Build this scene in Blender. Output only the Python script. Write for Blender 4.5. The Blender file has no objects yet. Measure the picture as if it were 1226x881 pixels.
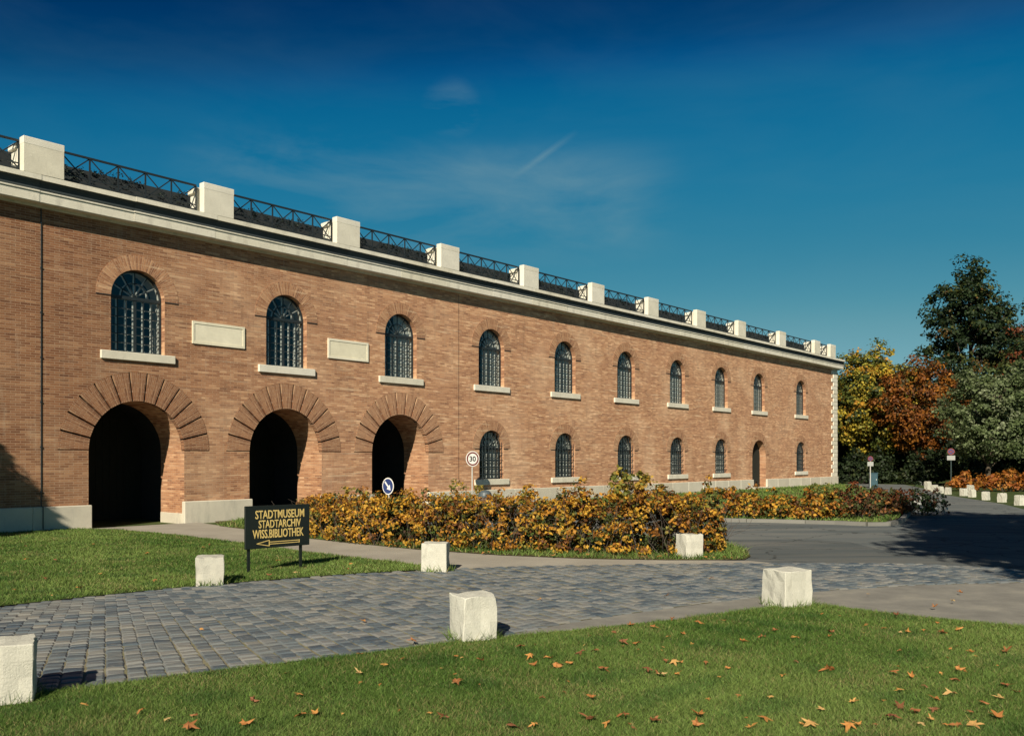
import bpy, bmesh, math, random
import numpy as np
from mathutils import Vector, Matrix

random.seed(7)
R = math.radians
scene = bpy.context.scene
C = scene.collection

# ------------------------------------------------------------------ camera
cd = bpy.data.cameras.new("camera")
cam = bpy.data.objects.new("camera", cd)
C.objects.link(cam)
cam.location = (0, 0, 2.0)
cam.rotation_euler = (R(90), 0, 0)
cd.sensor_width = 36.0
cd.sensor_fit = 'HORIZONTAL'
cd.lens = 1075 / 1226 * 36.0
cd.shift_y = 0.0893
cd.clip_end = 3000
scene.camera = cam

# ------------------------------------------------------------------ light
SUN_AZ, SUN_EL = R(13.0), R(32.0)       # heading of the shadows (from +Y towards +X), height of the sun
w = bpy.data.worlds.new("World")
scene.world = w
w.use_nodes = True
nt = w.node_tree
nt.nodes.clear()
out = nt.nodes.new('ShaderNodeOutputWorld')
bg = nt.nodes.new('ShaderNodeBackground')
sky = nt.nodes.new('ShaderNodeTexSky')
sky.sky_type = 'NISHITA'
sky.sun_disc = False
sky.sun_elevation = SUN_EL
sky.sun_rotation = math.pi + SUN_AZ
sky.altitude = 1500
sky.air_density = 0.9
sky.dust_density = 0.5
sky.ozone_density = 4.0
bg.inputs['Strength'].default_value = 0.055
# film rendering of the sky colours: one tone curve per channel
K_SKY = 0.0751
def wscale(col, k):
    n = nt.nodes.new('ShaderNodeVectorMath'); n.operation = 'SCALE'
    nt.links.new(col, n.inputs[0]); n.inputs['Scale'].default_value = k
    return n.outputs[0]
crv = nt.nodes.new('ShaderNodeRGBCurve')
for ci, pts in enumerate(([(0.0, 0.0), (0.072, 0.001), (0.099, 0.010), (0.169, 0.060), (0.233, 0.135), (1.0, 0.62)],
                          [(0.0, 0.0), (0.100, 0.018), (0.128, 0.050), (0.158, 0.135), (0.300, 0.255), (0.400, 0.340), (1.0, 0.72)],
                          [(0.0, 0.0), (0.20, 0.080), (0.260, 0.155), (0.312, 0.285), (0.537, 0.365), (0.640, 0.410), (1.0, 0.80)])):
    c = crv.mapping.curves[ci]
    while len(c.points) < len(pts): c.points.new(0.5, 0.5)
    for p, q in zip(c.points, pts): p.location = q
crv.mapping.update()
nt.links.new(wscale(sky.outputs['Color'], K_SKY), crv.inputs['Color'])
graded = wscale(crv.outputs['Color'], 1.0 / K_SKY)
# thin cirrus and one contrail
tc = nt.nodes.new('ShaderNodeTexCoord')
mp = nt.nodes.new('ShaderNodeMapping')
mp.inputs['Scale'].default_value = (4.0, 4.0, 15.0)
mp.inputs['Location'].default_value = (5.2, 0.5, 1.7)
nt.links.new(tc.outputs['Generated'], mp.inputs['Vector'])
nz = nt.nodes.new('ShaderNodeTexNoise')
nz.inputs['Scale'].default_value = 1.3
nz.inputs['Detail'].default_value = 7
nz.inputs['Roughness'].default_value = 0.55
nz.inputs['Distortion'].default_value = 0.4
nt.links.new(mp.outputs['Vector'], nz.inputs['Vector'])
rmp = nt.nodes.new('ShaderNodeMapRange')
rmp.inputs['From Min'].default_value = 0.38
rmp.inputs['From Max'].default_value = 0.78
rmp.inputs['To Max'].default_value = 0.62
nt.links.new(nz.outputs['Fac'], rmp.inputs['Value'])
def wmath(op, a, b=None, clamp=False):
    n = nt.nodes.new('ShaderNodeMath'); n.operation = op; n.use_clamp = clamp
    for i, v in enumerate((a, b)):
        if v is None: continue
        if hasattr(v, 'is_linked') or hasattr(v, 'links'): nt.links.new(v, n.inputs[i])
        else: n.inputs[i].default_value = v
    return n.outputs[0]
def wdot(vec):
    n = nt.nodes.new('ShaderNodeVectorMath'); n.operation = 'DOT_PRODUCT'
    nt.links.new(tc.outputs['Generated'], n.inputs[0]); n.inputs[1].default_value = vec
    return n.outputs['Value']
p1 = Vector((72, 1075, 388)).normalized(); p2 = Vector((2, 1075, 338)).normalized()
nrm = p1.cross(p2).normalized(); mid = (p1 + p2).normalized(); ax = (p1 - p2).normalized()
across = wmath('ABSOLUTE', wdot(nrm))
across = wmath('SUBTRACT', 1.0, wmath('DIVIDE', across, 0.0045), True)
along = wmath('SUBTRACT', 1.0, wmath('DIVIDE', wmath('ABSOLUTE', wdot(ax)), 0.045), True)
trail = wmath('MULTIPLY', wmath('MULTIPLY', across, along), 0.35)
infront = wmath('GREATER_THAN', wdot(mid), 0.5)
trail = wmath('MULTIPLY', trail, infront)
def patch(right, up, lo, hi):      # a cloud patch round one direction of the sky (east, height over 1075 north)
    v = Vector((right, 1075, up)).normalized()
    n = nt.nodes.new('ShaderNodeMapRange'); n.interpolation_type = 'SMOOTHSTEP'
    n.inputs['From Min'].default_value = lo; n.inputs['From Max'].default_value = hi
    nt.links.new(wdot(v), n.inputs['Value'])
    return n.outputs['Result']
pm = wmath('MAXIMUM', wmath('MAXIMUM', patch(-213, 310, 0.984, 0.9995), patch(-83, 315, 0.982, 0.9995)), patch(37, 300, 0.986, 0.9995))
def band(lo, hi):
    n = nt.nodes.new('ShaderNodeMapRange'); n.interpolation_type = 'SMOOTHSTEP'
    n.inputs['From Min'].default_value = lo; n.inputs['From Max'].default_value = hi
    nt.links.new(wdot((0, 0, 1)), n.inputs['Value'])
    return n.outputs['Result']
pm = wmath('MULTIPLY', wmath('MULTIPLY', pm, band(0.20, 0.25)), band(0.345, 0.305))
pm = wmath('MAXIMUM', pm, patch(-72, 420, 0.9994, 0.9999))
pm = wmath('ADD', wmath('MULTIPLY', pm, 0.9), 0.10)
cf = wmath('ADD', wmath('MULTIPLY', rmp.outputs['Result'], pm), trail, True)
mixc = nt.nodes.new('ShaderNodeMix'); mixc.data_type = 'RGBA'
nt.links.new(cf, mixc.inputs['Factor'])
nt.links.new(graded, mixc.inputs['A'])
mixc.inputs['B'].default_value = (2.3, 4.2, 5.0, 1)
nt.links.new(mixc.outputs['Result'], bg.inputs['Color'])
nt.links.new(bg.outputs[0], out.inputs['Surface'])

sl = bpy.data.lights.new("sun", 'SUN')
sl.energy = 5.0
sl.angle = R(0.55)
sl.color = (1.0, 0.90, 0.72)
sun = bpy.data.objects.new("sun", sl)
C.objects.link(sun)
sdir = Vector((math.sin(SUN_AZ) * math.cos(SUN_EL), math.cos(SUN_AZ) * math.cos(SUN_EL), -math.sin(SUN_EL)))
sun.rotation_euler = sdir.to_track_quat('-Z', 'Y').to_euler()
sun.location = (-20, -40, 40)

vs = scene.view_settings
vs.view_transform = 'Standard'
vs.look = 'None'
vs.gamma = 1.0
vs.use_curve_mapping = False
vs.exposure = 0.45

# ------------------------------------------------------------------ helpers
def tag(o, label=None, cat=None, group=None, kind=None):
    if label: o['label'] = label
    if cat: o['category'] = cat
    if group: o['group'] = group
    if kind: o['kind'] = kind
    return o

def empty(name, loc=(0, 0, 0), rz=0.0, label=None, cat=None, group=None):
    o = bpy.data.objects.new(name, None)
    o.empty_display_size = 0.2
    C.objects.link(o)
    o.location = loc
    o.rotation_euler = (0, 0, rz)
    return tag(o, label, cat, group)

def link(name, me, mat, parent=None, loc=None, rot=None):
    o = bpy.data.objects.new(name, me)
    C.objects.link(o)
    if mat is not None and len(me.materials) == 0:
        me.materials.append(mat)
    o.parent = parent
    if loc is not None: o.location = loc
    if rot is not None: o.rotation_euler = rot
    return o

def copy_tree(o, parent=None, loc=None, rot=None):
    c = o.copy()
    C.objects.link(c)
    c.parent = parent
    if loc is not None: c.location = loc
    if rot is not None: c.rotation_euler = rot
    for ch in o.children:
        copy_tree(ch, c)
    return c

class MB:
    """collects polygons for ONE mesh"""
    def __init__(s):
        s.v = []; s.f = []; s.uv = []; s.hasuv = False
    def poly(s, pts, uv=None):
        i = len(s.v)
        s.v += [tuple(p) for p in pts]
        s.f.append(tuple(range(i, i + len(pts))))
        s.uv.append(uv if uv else [(0, 0)] * len(pts))
        if uv: s.hasuv = True
    def box(s, x0, x1, y0, y1, z0, z1):
        a = [(x0, y0, z0), (x1, y0, z0), (x1, y1, z0), (x0, y1, z0), (x0, y0, z1), (x1, y0, z1), (x1, y1, z1), (x0, y1, z1)]
        for q in ((0, 3, 2, 1), (4, 5, 6, 7), (0, 1, 5, 4), (1, 2, 6, 5), (2, 3, 7, 6), (3, 0, 4, 7)):
            s.poly([a[k] for k in q])
    def bar(s, p, q, wdt, dep, up=(0, 1, 0)):
        """rectangular bar from p to q, wdt across, dep along up"""
        p = Vector(p); q = Vector(q); d = (q - p).normalized(); u = Vector(up)
        sx = d.cross(u).normalized() * wdt / 2
        u = sx.cross(d).normalized() * dep / 2
        a = [p - sx - u, p + sx - u, p + sx + u, p - sx + u]
        b = [v + (q - p) for v in a]
        for k in range(4):
            s.poly([a[k], a[(k + 1) % 4], b[(k + 1) % 4], b[k]])
        s.poly(a[::-1]); s.poly(b)
    def tube(s, p, q, r0, r1=None, n=8, caps=True):
        p = Vector(p); q = Vector(q); r1 = r0 if r1 is None else r1
        d = (q - p).normalized()
        u = d.orthogonal().normalized(); v = d.cross(u)
        A = []; B = []
        for k in range(n):
            t = 2 * math.pi * k / n
            o = u * math.cos(t) + v * math.sin(t)
            A.append(p + o * r0); B.append(q + o * r1)
        for k in range(n):
            s.poly([A[k], A[(k + 1) % n], B[(k + 1) % n], B[k]])
        if caps:
            s.poly(A[::-1]); s.poly(B)
    def prism(s, pts, y0, y1):
        """outline in x,z extruded in y"""
        n = len(pts)
        a = [(x, y0, z) for x, z in pts]; b = [(x, y1, z) for x, z in pts]
        s.poly(a); s.poly(b[::-1])
        for k in range(n):
            s.poly([a[(k + 1) % n], a[k], b[k], b[(k + 1) % n]])
    def mesh(s, name, smooth=False):
        me = bpy.data.meshes.new(name)
        me.from_pydata([tuple(v) for v in s.v], [], s.f)
        if s.hasuv:
            l = me.uv_layers.new(name='UVMap')
            flat = [c for u in s.uv for p in u for c in p]
            l.data.foreach_set('uv', flat)
        if smooth:
            me.polygons.foreach_set('use_smooth', [True] * len(me.polygons))
        me.update()
        return me
    def build(s, name, mat, parent=None, loc=None, rot=None, weld=False, bevel=0.0, smooth=False):
        me = s.mesh(name, smooth)
        if weld or bevel:
            bm = bmesh.new(); bm.from_mesh(me)
            bmesh.ops.remove_doubles(bm, verts=bm.verts, dist=1e-4)
            bmesh.ops.recalc_face_normals(bm, faces=bm.faces)
            if bevel:
                bmesh.ops.bevel(bm, geom=list(bm.edges), offset=bevel, segments=1, affect='EDGES', profile=0.5)
            bm.to_mesh(me); bm.free()
        return link(name, me, mat, parent, loc, rot)

# ------------------------------------------------------------------ materials
def new_mat(name):
    m = bpy.data.materials.new(name)
    m.use_nodes = True
    t = m.node_tree
    return m, t, t.nodes['Principled BSDF']

def nd(t, typ, **kw):
    n = t.nodes.new(typ)
    for k, v in kw.items():
        if k in n.inputs.keys() if hasattr(n.inputs, 'keys') else False:
            n.inputs[k].default_value = v
        else:
            setattr(n, k, v)
    return n

def noise(t, vec, scale, detail=5, rough=0.6):
    n = t.nodes.new('ShaderNodeTexNoise')
    n.inputs['Scale'].default_value = scale
    n.inputs['Detail'].default_value = detail
    n.inputs['Roughness'].default_value = rough
    if vec is not None: t.links.new(vec, n.inputs['Vector'])
    return n.outputs['Fac']

def ramp(t, fac, stops):
    n = t.nodes.new('ShaderNodeValToRGB')
    el = n.color_ramp.elements
    while len(el) < len(stops): el.new(0.5)
    for e, (p, c) in zip(el, stops):
        e.position = p
        e.color = (c[0], c[1], c[2], 1) if hasattr(c, '__len__') else (c, c, c, 1)
    t.links.new(fac, n.inputs['Fac'])
    return n.outputs['Color']

def mix(t, a, b, fac, blend='MIX'):
    n = t.nodes.new('ShaderNodeMix'); n.data_type = 'RGBA'; n.blend_type = blend
    for s, v in (('A', a), ('B', b)):
        if hasattr(v, 'links'): t.links.new(v, n.inputs[s])
        else: n.inputs[s].default_value = (v[0], v[1], v[2], 1)
    if hasattr(fac, 'links'): t.links.new(fac, n.inputs['Factor'])
    else: n.inputs['Factor'].default_value = fac
    return n.outputs['Result']

def objco(t, scale=None, kind='Object', loc=None):
    c = t.nodes.new('ShaderNodeTexCoord')
    o = c.outputs[kind]
    if scale is not None or loc is not None:
        m = t.nodes.new('ShaderNodeMapping')
        if scale is not None: m.inputs['Scale'].default_value = scale
        if loc is not None: m.inputs['Location'].default_value = loc
        t.links.new(o, m.inputs['Vector'])
        o = m.outputs['Vector']
    return o

def bump(t, p, h, strength=0.4, dist=0.01):
    b = t.nodes.new('ShaderNodeBump')
    b.inputs['Strength'].default_value = strength
    b.inputs['Distance'].default_value = dist
    t.links.new(h, b.inputs['Height'])
    t.links.new(b.outputs['Normal'], p.inputs['Normal'])

def setc(t, p, col):
    if hasattr(col, 'links'): t.links.new(col, p.inputs['Base Color'])
    else: p.inputs['Base Color'].default_value = (*col, 1)

def mat_plain(name, col, rough=0.6, metal=0.0, var=0.15, scale=6.0):
    m, t, p = new_mat(name)
    n = noise(t, objco(t), scale, 4)
    setc(t, p, ramp(t, n, [(0.3, [c * (1 - var) for c in col]), (0.7, [min(1, c * (1 + var)) for c in col])]))
    p.inputs['Roughness'].default_value = rough
    p.inputs['Metallic'].default_value = metal
    return m

def swap_xz(t, src, mode='xz'):
    s = t.nodes.new('ShaderNodeSeparateXYZ'); t.links.new(src, s.inputs[0])
    c = t.nodes.new('ShaderNodeCombineXYZ')
    a, b = ('X', 'Z') if mode == 'xz' else ('Y', 'Z')
    t.links.new(s.outputs[a], c.inputs['X']); t.links.new(s.outputs[b], c.inputs['Y'])
    return c.outputs[0]

def mat_brick(name, mode='xz', pale=0.0, uv=False):
    m, t, p = new_mat(name)
    base = objco(t)
    vec = objco(t, kind='UV') if uv else swap_xz(t, base, mode)
    br = t.nodes.new('ShaderNodeTexBrick')
    br.offset = 0.5
    br.inputs['Scale'].default_value = 1.0
    br.inputs['Brick Width'].default_value = 0.26
    br.inputs['Row Height'].default_value = 0.068
    br.inputs['Mortar Size'].default_value = 0.008
    br.inputs['Mortar Smooth'].default_value = 0.3
    br.inputs['Bias'].default_value = 0.0
    br.inputs['Color1'].default_value = (0, 0, 0, 1)
    br.inputs['Color2'].default_value = (1, 1, 1, 1)
    br.inputs['Mortar'].default_value = (0.5, 0.5, 0.5, 1)
    t.links.new(vec, br.inputs['Vector'])
    # wider tone groups: whole runs of a course fired lighter or darker
    br2 = t.nodes.new('ShaderNodeTexBrick')
    br2.inputs['Scale'].default_value = 1.0
    br2.inputs['Brick Width'].default_value = 1.04
    br2.inputs['Row Height'].default_value = 0.068
    br2.inputs['Mortar Size'].default_value = 0.0
    br2.inputs['Color1'].default_value = (0, 0, 0, 1)
    br2.inputs['Color2'].default_value = (1, 1, 1, 1)
    t.links.new(vec, br2.inputs['Vector'])
    tone = mix(t, br.outputs['Color'], br2.outputs['Color'], 0.38)
    col = ramp(t, tone, [(0.0, (0.125, 0.050, 0.026)), (0.30, (0.196, 0.083, 0.041)), (0.65, (0.262, 0.119, 0.058)), (1.0, (0.38, 0.205, 0.110))])
    # weathering: large patches paler or darker
    big = noise(t, base, 0.35, 6, 0.65)
    col = mix(t, col, (0.55, 0.36, 0.22), ramp(t, big, [(0.48, 0.0), (0.72, 0.30)]))
    big2 = noise(t, objco(t, loc=(31, 7, 3)), 0.55, 7, 0.7)
    col = mix(t, col, (0.26, 0.12, 0.065), ramp(t, big2, [(0.50, 0.0), (0.75, 0.5)]))
    st = noise(t, objco(t, (0.35, 0.35, 7.0)), 1.6, 4, 0.6)
    col = mix(t, col, (0.60, 0.42, 0.26), ramp(t, st, [(0.56, 0.0), (0.74, 0.45)]))
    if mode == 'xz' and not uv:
        # brick paler from the middle on: part brick tone, part lens vignette painted in
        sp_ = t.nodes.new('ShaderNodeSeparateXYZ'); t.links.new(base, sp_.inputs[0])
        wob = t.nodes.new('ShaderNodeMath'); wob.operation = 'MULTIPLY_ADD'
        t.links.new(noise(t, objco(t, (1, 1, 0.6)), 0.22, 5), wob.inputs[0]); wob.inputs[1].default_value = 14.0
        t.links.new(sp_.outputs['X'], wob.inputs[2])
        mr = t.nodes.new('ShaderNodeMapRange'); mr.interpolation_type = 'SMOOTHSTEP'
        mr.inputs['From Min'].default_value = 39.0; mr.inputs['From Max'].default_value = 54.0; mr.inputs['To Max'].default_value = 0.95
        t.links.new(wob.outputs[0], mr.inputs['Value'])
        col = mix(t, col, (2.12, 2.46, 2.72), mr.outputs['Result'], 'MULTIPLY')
        mot = noise(t, objco(t, (1, 1, 1.6), loc=(17, 2, 5)), 1.1, 7, 0.75)
        col = mix(t, col, (0.62, 0.58, 0.56), ramp(t, mot, [(0.50, 0.0), (0.68, 0.45)]), 'MULTIPLY')
        mot2 = noise(t, objco(t, (0.5, 0.5, 3.0), loc=(4, 22, 15)), 1.4, 6, 0.7)
        col = mix(t, col, (1.35, 1.38, 1.42), ramp(t, mot2, [(0.52, 0.0), (0.70, 0.5)]), 'MULTIPLY')
        # rain streaks running down from the ledges and damp rising at the foot
        stk = noise(t, objco(t, (2.6, 2.6, 0.28)), 1.0, 6, 0.75)
        blo = noise(t, objco(t, loc=(3, 50, 8)), 0.30, 4, 0.6)
        sm = t.nodes.new('ShaderNodeMath'); sm.operation = 'MULTIPLY'
        t.links.new(ramp(t, stk, [(0.52, 0.0), (0.72, 1.0)]), sm.inputs[0]); t.links.new(ramp(t, blo, [(0.42, 0.0), (0.62, 0.55)]), sm.inputs[1])
        col = mix(t, col, (0.10, 0.062, 0.042), sm.outputs[0])
        stk2 = noise(t, objco(t, (3.4, 3.4, 0.5), loc=(9, 4, 1)), 1.0, 6, 0.7)
        sm2 = t.nodes.new('ShaderNodeMath'); sm2.operation = 'MULTIPLY'
        t.links.new(ramp(t, stk2, [(0.55, 0.0), (0.75, 1.0)]), sm2.inputs[0]); t.links.new(ramp(t, blo, [(0.5, 0.28), (0.65, 0.0)]), sm2.inputs[1])
        col = mix(t, col, (0.56, 0.45, 0.33), sm2.outputs[0])
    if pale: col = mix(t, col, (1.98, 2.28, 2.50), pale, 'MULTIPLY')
    mort = mix(t, col, (0.46, 0.36, 0.26), 0.45)
    col = mix(t, col, mort, br.outputs['Fac'])
    fine = noise(t, base, 45, 3, 0.7)
    col = mix(t, col, fine, 0.25, 'OVERLAY')
    setc(t, p, col)
    p.inputs['Roughness'].default_value = 0.9
    p.inputs['Specular IOR Level'].default_value = 0.2
    h = mix(t, (1, 1, 1), (0, 0, 0), br.outputs['Fac'])
    hh = mix(t, h, tone, 0.35)
    hh = mix(t, hh, fine, 0.25)
    bump(t, p, hh, 0.75, 0.012)
    return m

def mat_stone(name, col, stain=0.35, scale=3.0, dark=(0.20, 0.19, 0.16)):
    m, t, p = new_mat(name)
    o = objco(t)
    n1 = noise(t, o, scale, 6, 0.65)
    n2 = noise(t, objco(t, (1, 1, 0.25), loc=(5, 9, 2)), scale * 2.2, 6, 0.7)
    c = ramp(t, n1, [(0.25, [v * 0.86 for v in col]), (0.75, [min(1, v * 1.06) for v in col])])
    c = mix(t, c, dark, ramp(t, n2, [(0.55, 0.0), (0.85, stain)]))
    f = noise(t, o, 60, 4, 0.7)
    c = mix(t, c, f, 0.12, 'OVERLAY')
    ri = t.nodes.new('ShaderNodeObjectInfo')
    c = mix(t, c, ramp(t, ri.outputs['Random'], [(0, 0.36), (1, 0.56)]), 0.5, 'OVERLAY')
    setc(t, p, c)
    p.inputs['Roughness'].default_value = 0.85
    p.inputs['Specular IOR Level'].default_value = 0.25
    bump(t, p, mix(t, n1, f, 0.5), 0.8, 0.02)
    return m

def mat_leaf(name, rough=0.55, trans=0.35):
    m, t, p = new_mat(name)
    a = t.nodes.new('ShaderNodeAttribute'); a.attribute_name = 'col'
    t.links.new(a.outputs['Color'], p.inputs['Base Color'])
    p.inputs['Roughness'].default_value = rough
    p.inputs['Specular IOR Level'].default_value = 0.25
    tr = t.nodes.new('ShaderNodeBsdfTranslucent')
    t.links.new(a.outputs['Color'], tr.inputs['Color'])
    mx = t.nodes.new('ShaderNodeMixShader')
    mx.inputs['Fac'].default_value = trans
    t.links.new(p.outputs[0], mx.inputs[1]); t.links.new(tr.outputs[0], mx.inputs[2])
    t.links.new(mx.outputs[0], t.nodes['Material Output'].inputs['Surface'])
    return m

def mat_ground(name, stops, scale, fine_scale, rough=0.95, bstr=0.5, bdist=0.01, fine_mix=0.35, stretch=None):
    m, t, p = new_mat(name)
    o = objco(t, stretch)
    n1 = noise(t, o, scale, 7, 0.65)
    n2 = noise(t, objco(t), fine_scale, 4, 0.75)
    c = ramp(t, n1, stops)
    c = mix(t, c, n2, fine_mix, 'OVERLAY')
    setc(t, p, c)
    p.inputs['Roughness'].default_value = rough
    p.inputs['Specular IOR Level'].default_value = 0.15
    bump(t, p, mix(t, n1, n2, 0.6), bstr, bdist)
    return m

M = {}
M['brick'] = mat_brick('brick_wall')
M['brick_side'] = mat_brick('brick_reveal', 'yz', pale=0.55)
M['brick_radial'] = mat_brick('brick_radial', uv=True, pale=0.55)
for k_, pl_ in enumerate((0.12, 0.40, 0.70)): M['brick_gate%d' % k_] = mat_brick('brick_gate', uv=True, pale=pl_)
M['plaque'] = mat_stone('cream_plaque', (0.80, 0.755, 0.60), 0.15, 1.5)
M['lime'] = mat_stone('limestone_trim', (0.72, 0.685, 0.58), 0.45, 1.6)
M['white_stone'] = mat_stone('whitewashed_stone', (0.54, 0.525, 0.45), 0.8, 4.0, (0.15, 0.145, 0.12))
M['plinth'] = mat_stone('plinth_stone', (0.60, 0.56, 0.46), 0.55, 1.2)
M['dark_joint'] = mat_plain('dark_joint', (0.025, 0.02, 0.018), 0.95)
M['iron'] = mat_plain('dark_painted_iron', (0.018, 0.026, 0.030), 0.5)
M['railing'] = mat_plain('railing_iron', (0.012, 0.018, 0.022), 0.6)
M['white_paint'] = mat_plain('white_paint', (0.62, 0.62, 0.58), 0.5, var=0.05)
M['plaster'] = mat_plain('white_plaster', (0.70, 0.68, 0.62), 0.9, var=0.08)
M['room'] = mat_plain('dim_room', (0.03, 0.032, 0.035), 0.95)  # near-black colour holds the darkness of unlit rooms and passages
M['door'] = mat_plain('dark_door_wood', (0.008, 0.011, 0.007), 0.9)
M['roof'] = mat_plain('dark_roof', (0.010, 0.014, 0.016), 0.9)
M['leaf'] = mat_leaf('leaf_tissue')
M['blade'] = mat_leaf('grass_blade', 0.6, 0.3)
M['bark'] = mat_ground('bark', [(0.3, (0.035, 0.028, 0.02)), (0.7, (0.10, 0.08, 0.06))], 3, 30, stretch=(4, 4, 0.6))
M['twig'] = mat_plain('grey_twig', (0.07, 0.055, 0.045), 0.9)
def glass():
    m = bpy.data.materials.new('window_glass'); m.use_nodes = True
    t = m.node_tree; t.nodes.clear()
    o = t.nodes.new('ShaderNodeOutputMaterial')
    tr = t.nodes.new('ShaderNodeBsdfTransparent'); tr.inputs['Color'].default_value = (0.86, 0.90, 0.90, 1)
    gl = t.nodes.new('ShaderNodeBsdfGlossy'); gl.inputs['Roughness'].default_value = 0.03
    lw = t.nodes.new('ShaderNodeLayerWeight'); lw.inputs['Blend'].default_value = 0.5
    pw = t.nodes.new('ShaderNodeMath'); pw.operation = 'POWER'; t.links.new(lw.outputs['Facing'], pw.inputs[0]); pw.inputs[1].default_value = 5.0
    fr = t.nodes.new('ShaderNodeMath'); fr.operation = 'MULTIPLY_ADD'; t.links.new(pw.outputs[0], fr.inputs[0]); fr.inputs[1].default_value = 0.9; fr.inputs[2].default_value = 0.06
    mx = t.nodes.new('ShaderNodeMixShader')
    t.links.new(fr.outputs[0], mx.inputs[0]); t.links.new(tr.outputs[0], mx.inputs[1]); t.links.new(gl.outputs[0], mx.inputs[2])
    t.links.new(mx.outputs[0], o.inputs['Surface'])
    return m
M['glass'] = glass()
M['dark_band'] = mat_stone('dark_cornice_band', (0.060, 0.075, 0.082), 0.3, 1.2, (0.02, 0.025, 0.03))

# ------------------------------------------------------------------ ground, roads, lawns
M['ground'] = mat_ground('far_turf', [(0.3, (0.030, 0.050, 0.014)), (0.7, (0.07, 0.09, 0.025))], 0.6, 12)
M['soil'] = mat_ground('turf_soil', [(0.3, (0.045, 0.075, 0.016)), (0.7, (0.09, 0.11, 0.032))], 2.0, 40, bdist=0.02)
M['bed'] = mat_ground('leafy_bed_soil', [(0.3, (0.06, 0.05, 0.03)), (0.55, (0.10, 0.085, 0.035)), (0.75, (0.10, 0.12, 0.04))], 2.5, 40, bdist=0.02)
M['asphalt'] = mat_ground('worn_asphalt', [(0.34, (0.082, 0.096, 0.100)), (0.5, (0.125, 0.136, 0.135)), (0.66, (0.185, 0.182, 0.166))], 0.5, 90, bstr=0.3, bdist=0.006, stretch=(0.25, 1.3, 1))
M['path'] = mat_ground('beige_fine_gravel', [(0.3, (0.27, 0.245, 0.205)), (0.7, (0.37, 0.34, 0.285))], 0.8, 70, bstr=0.4, bdist=0.006)
M['dust'] = mat_ground('dusty_gravel', [(0.3, (0.165, 0.158, 0.142)), (0.5, (0.215, 0.205, 0.182)), (0.7, (0.285, 0.268, 0.228))], 1.6, 60, bstr=0.5, bdist=0.008)
M['joint'] = mat_ground('mossy_sand_joint', [(0.35, (0.15, 0.13, 0.085)), (0.55, (0.22, 0.20, 0.13)), (0.7, (0.11, 0.12, 0.045))], 3.0, 60, bdist=0.006)

def weather_asphalt(m):
    # fine cracks, darker repair patches and dusty wheel tracks
    t = m.node_tree; p = t.nodes['Principled BSDF']
    src = p.inputs['Base Color'].links[0].from_socket
    vo = t.nodes.new('ShaderNodeTexVoronoi'); vo.feature = 'DISTANCE_TO_EDGE'; vo.inputs['Scale'].default_value = 0.33
    wv = t.nodes.new('ShaderNodeVectorMath'); wv.operation = 'ADD'
    nn = t.nodes.new('ShaderNodeTexNoise'); nn.inputs['Scale'].default_value = 1.3; nn.inputs['Detail'].default_value = 6
    t.links.new(objco(t), nn.inputs['Vector']); t.links.new(objco(t), wv.inputs[0]); t.links.new(nn.outputs['Color'], wv.inputs[1])
    t.links.new(wv.outputs[0], vo.inputs['Vector'])
    c = mix(t, src, (0.03, 0.033, 0.033), ramp(t, vo.outputs['Distance'], [(0.004, 0.75), (0.012, 0.0)]))
    v2 = t.nodes.new('ShaderNodeTexVoronoi'); v2.inputs['Scale'].default_value = 0.16; v2.distance = 'CHEBYCHEV'
    t.links.new(objco(t), v2.inputs['Vector'])
    sx_ = t.nodes.new('ShaderNodeSeparateColor'); t.links.new(v2.outputs['Color'], sx_.inputs[0])
    c = mix(t, c, (0.66, 0.68, 0.70), ramp(t, sx_.outputs[0], [(0.70, 0.0), (0.72, 0.8)]), 'MULTIPLY')
    c = mix(t, c, (0.25, 0.235, 0.20), ramp(t, noise(t, objco(t, (0.10, 0.9, 1), loc=(3, 1, 0)), 1.3, 6, 0.6), [(0.55, 0.0), (0.75, 0.5)]))
    setc(t, p, c)
weather_asphalt(M['asphalt'])

def sheet(name, pts, z, mat, kind='structure'):
    mb = MB()
    mb.poly([(x, y, z) for x, y in pts])
    o = mb.build(name, mat)
    if o.data.polygons[0].normal.z < 0:
        o.data.flip_normals()
    return tag(o, kind=kind)

FG = [(-14, 1.6), (-9, 4.7), (-5.5, 6.75), (-4.26, 7.47), (-4.06, 7.62), (-3.72, 7.79), (-2.84, 8.4), (-1.78, 9.0), (-0.62, 9.77), (0.85, 10.49),
      (1.92, 11.03), (3.3, 11.94), (3.7, 12.25), (4.05, 12.36), (4.4, 12.1), (4.81, 11.56), (6.07, 10.64), (9, 8.8), (18, 5.5), (18, -14), (-14, -14)]
LANE_LOW = [(-14, 1.9), (-9, 4.7), (-5.5, 6.75), (-4.26, 7.47), (-3.72, 7.79), (-2.84, 8.4), (-1.78, 9.0), (-0.62, 9.80), (-0.1, 10.2), (0.91, 11.2), (2.1, 12.08),
            (3.48, 13.03), (4.96, 13.78), (6.49, 14.33), (8.28, 14.6), (9.6, 14.5)]
LANE_UP = [(-18, 3.6), (-14, 6.6), (-10, 9.6), (-6.93, 12.15), (-6.18, 12.95), (-5.29, 13.78), (-4.26, 14.63), (-2.8, 15.58), (-1.55, 16.17), (-0.2, 16.67),
           (1.37, 16.93), (3.79, 17.2), (6.24, 17.3), (7.79, 17.1), (9.6, 16.2)]
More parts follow.
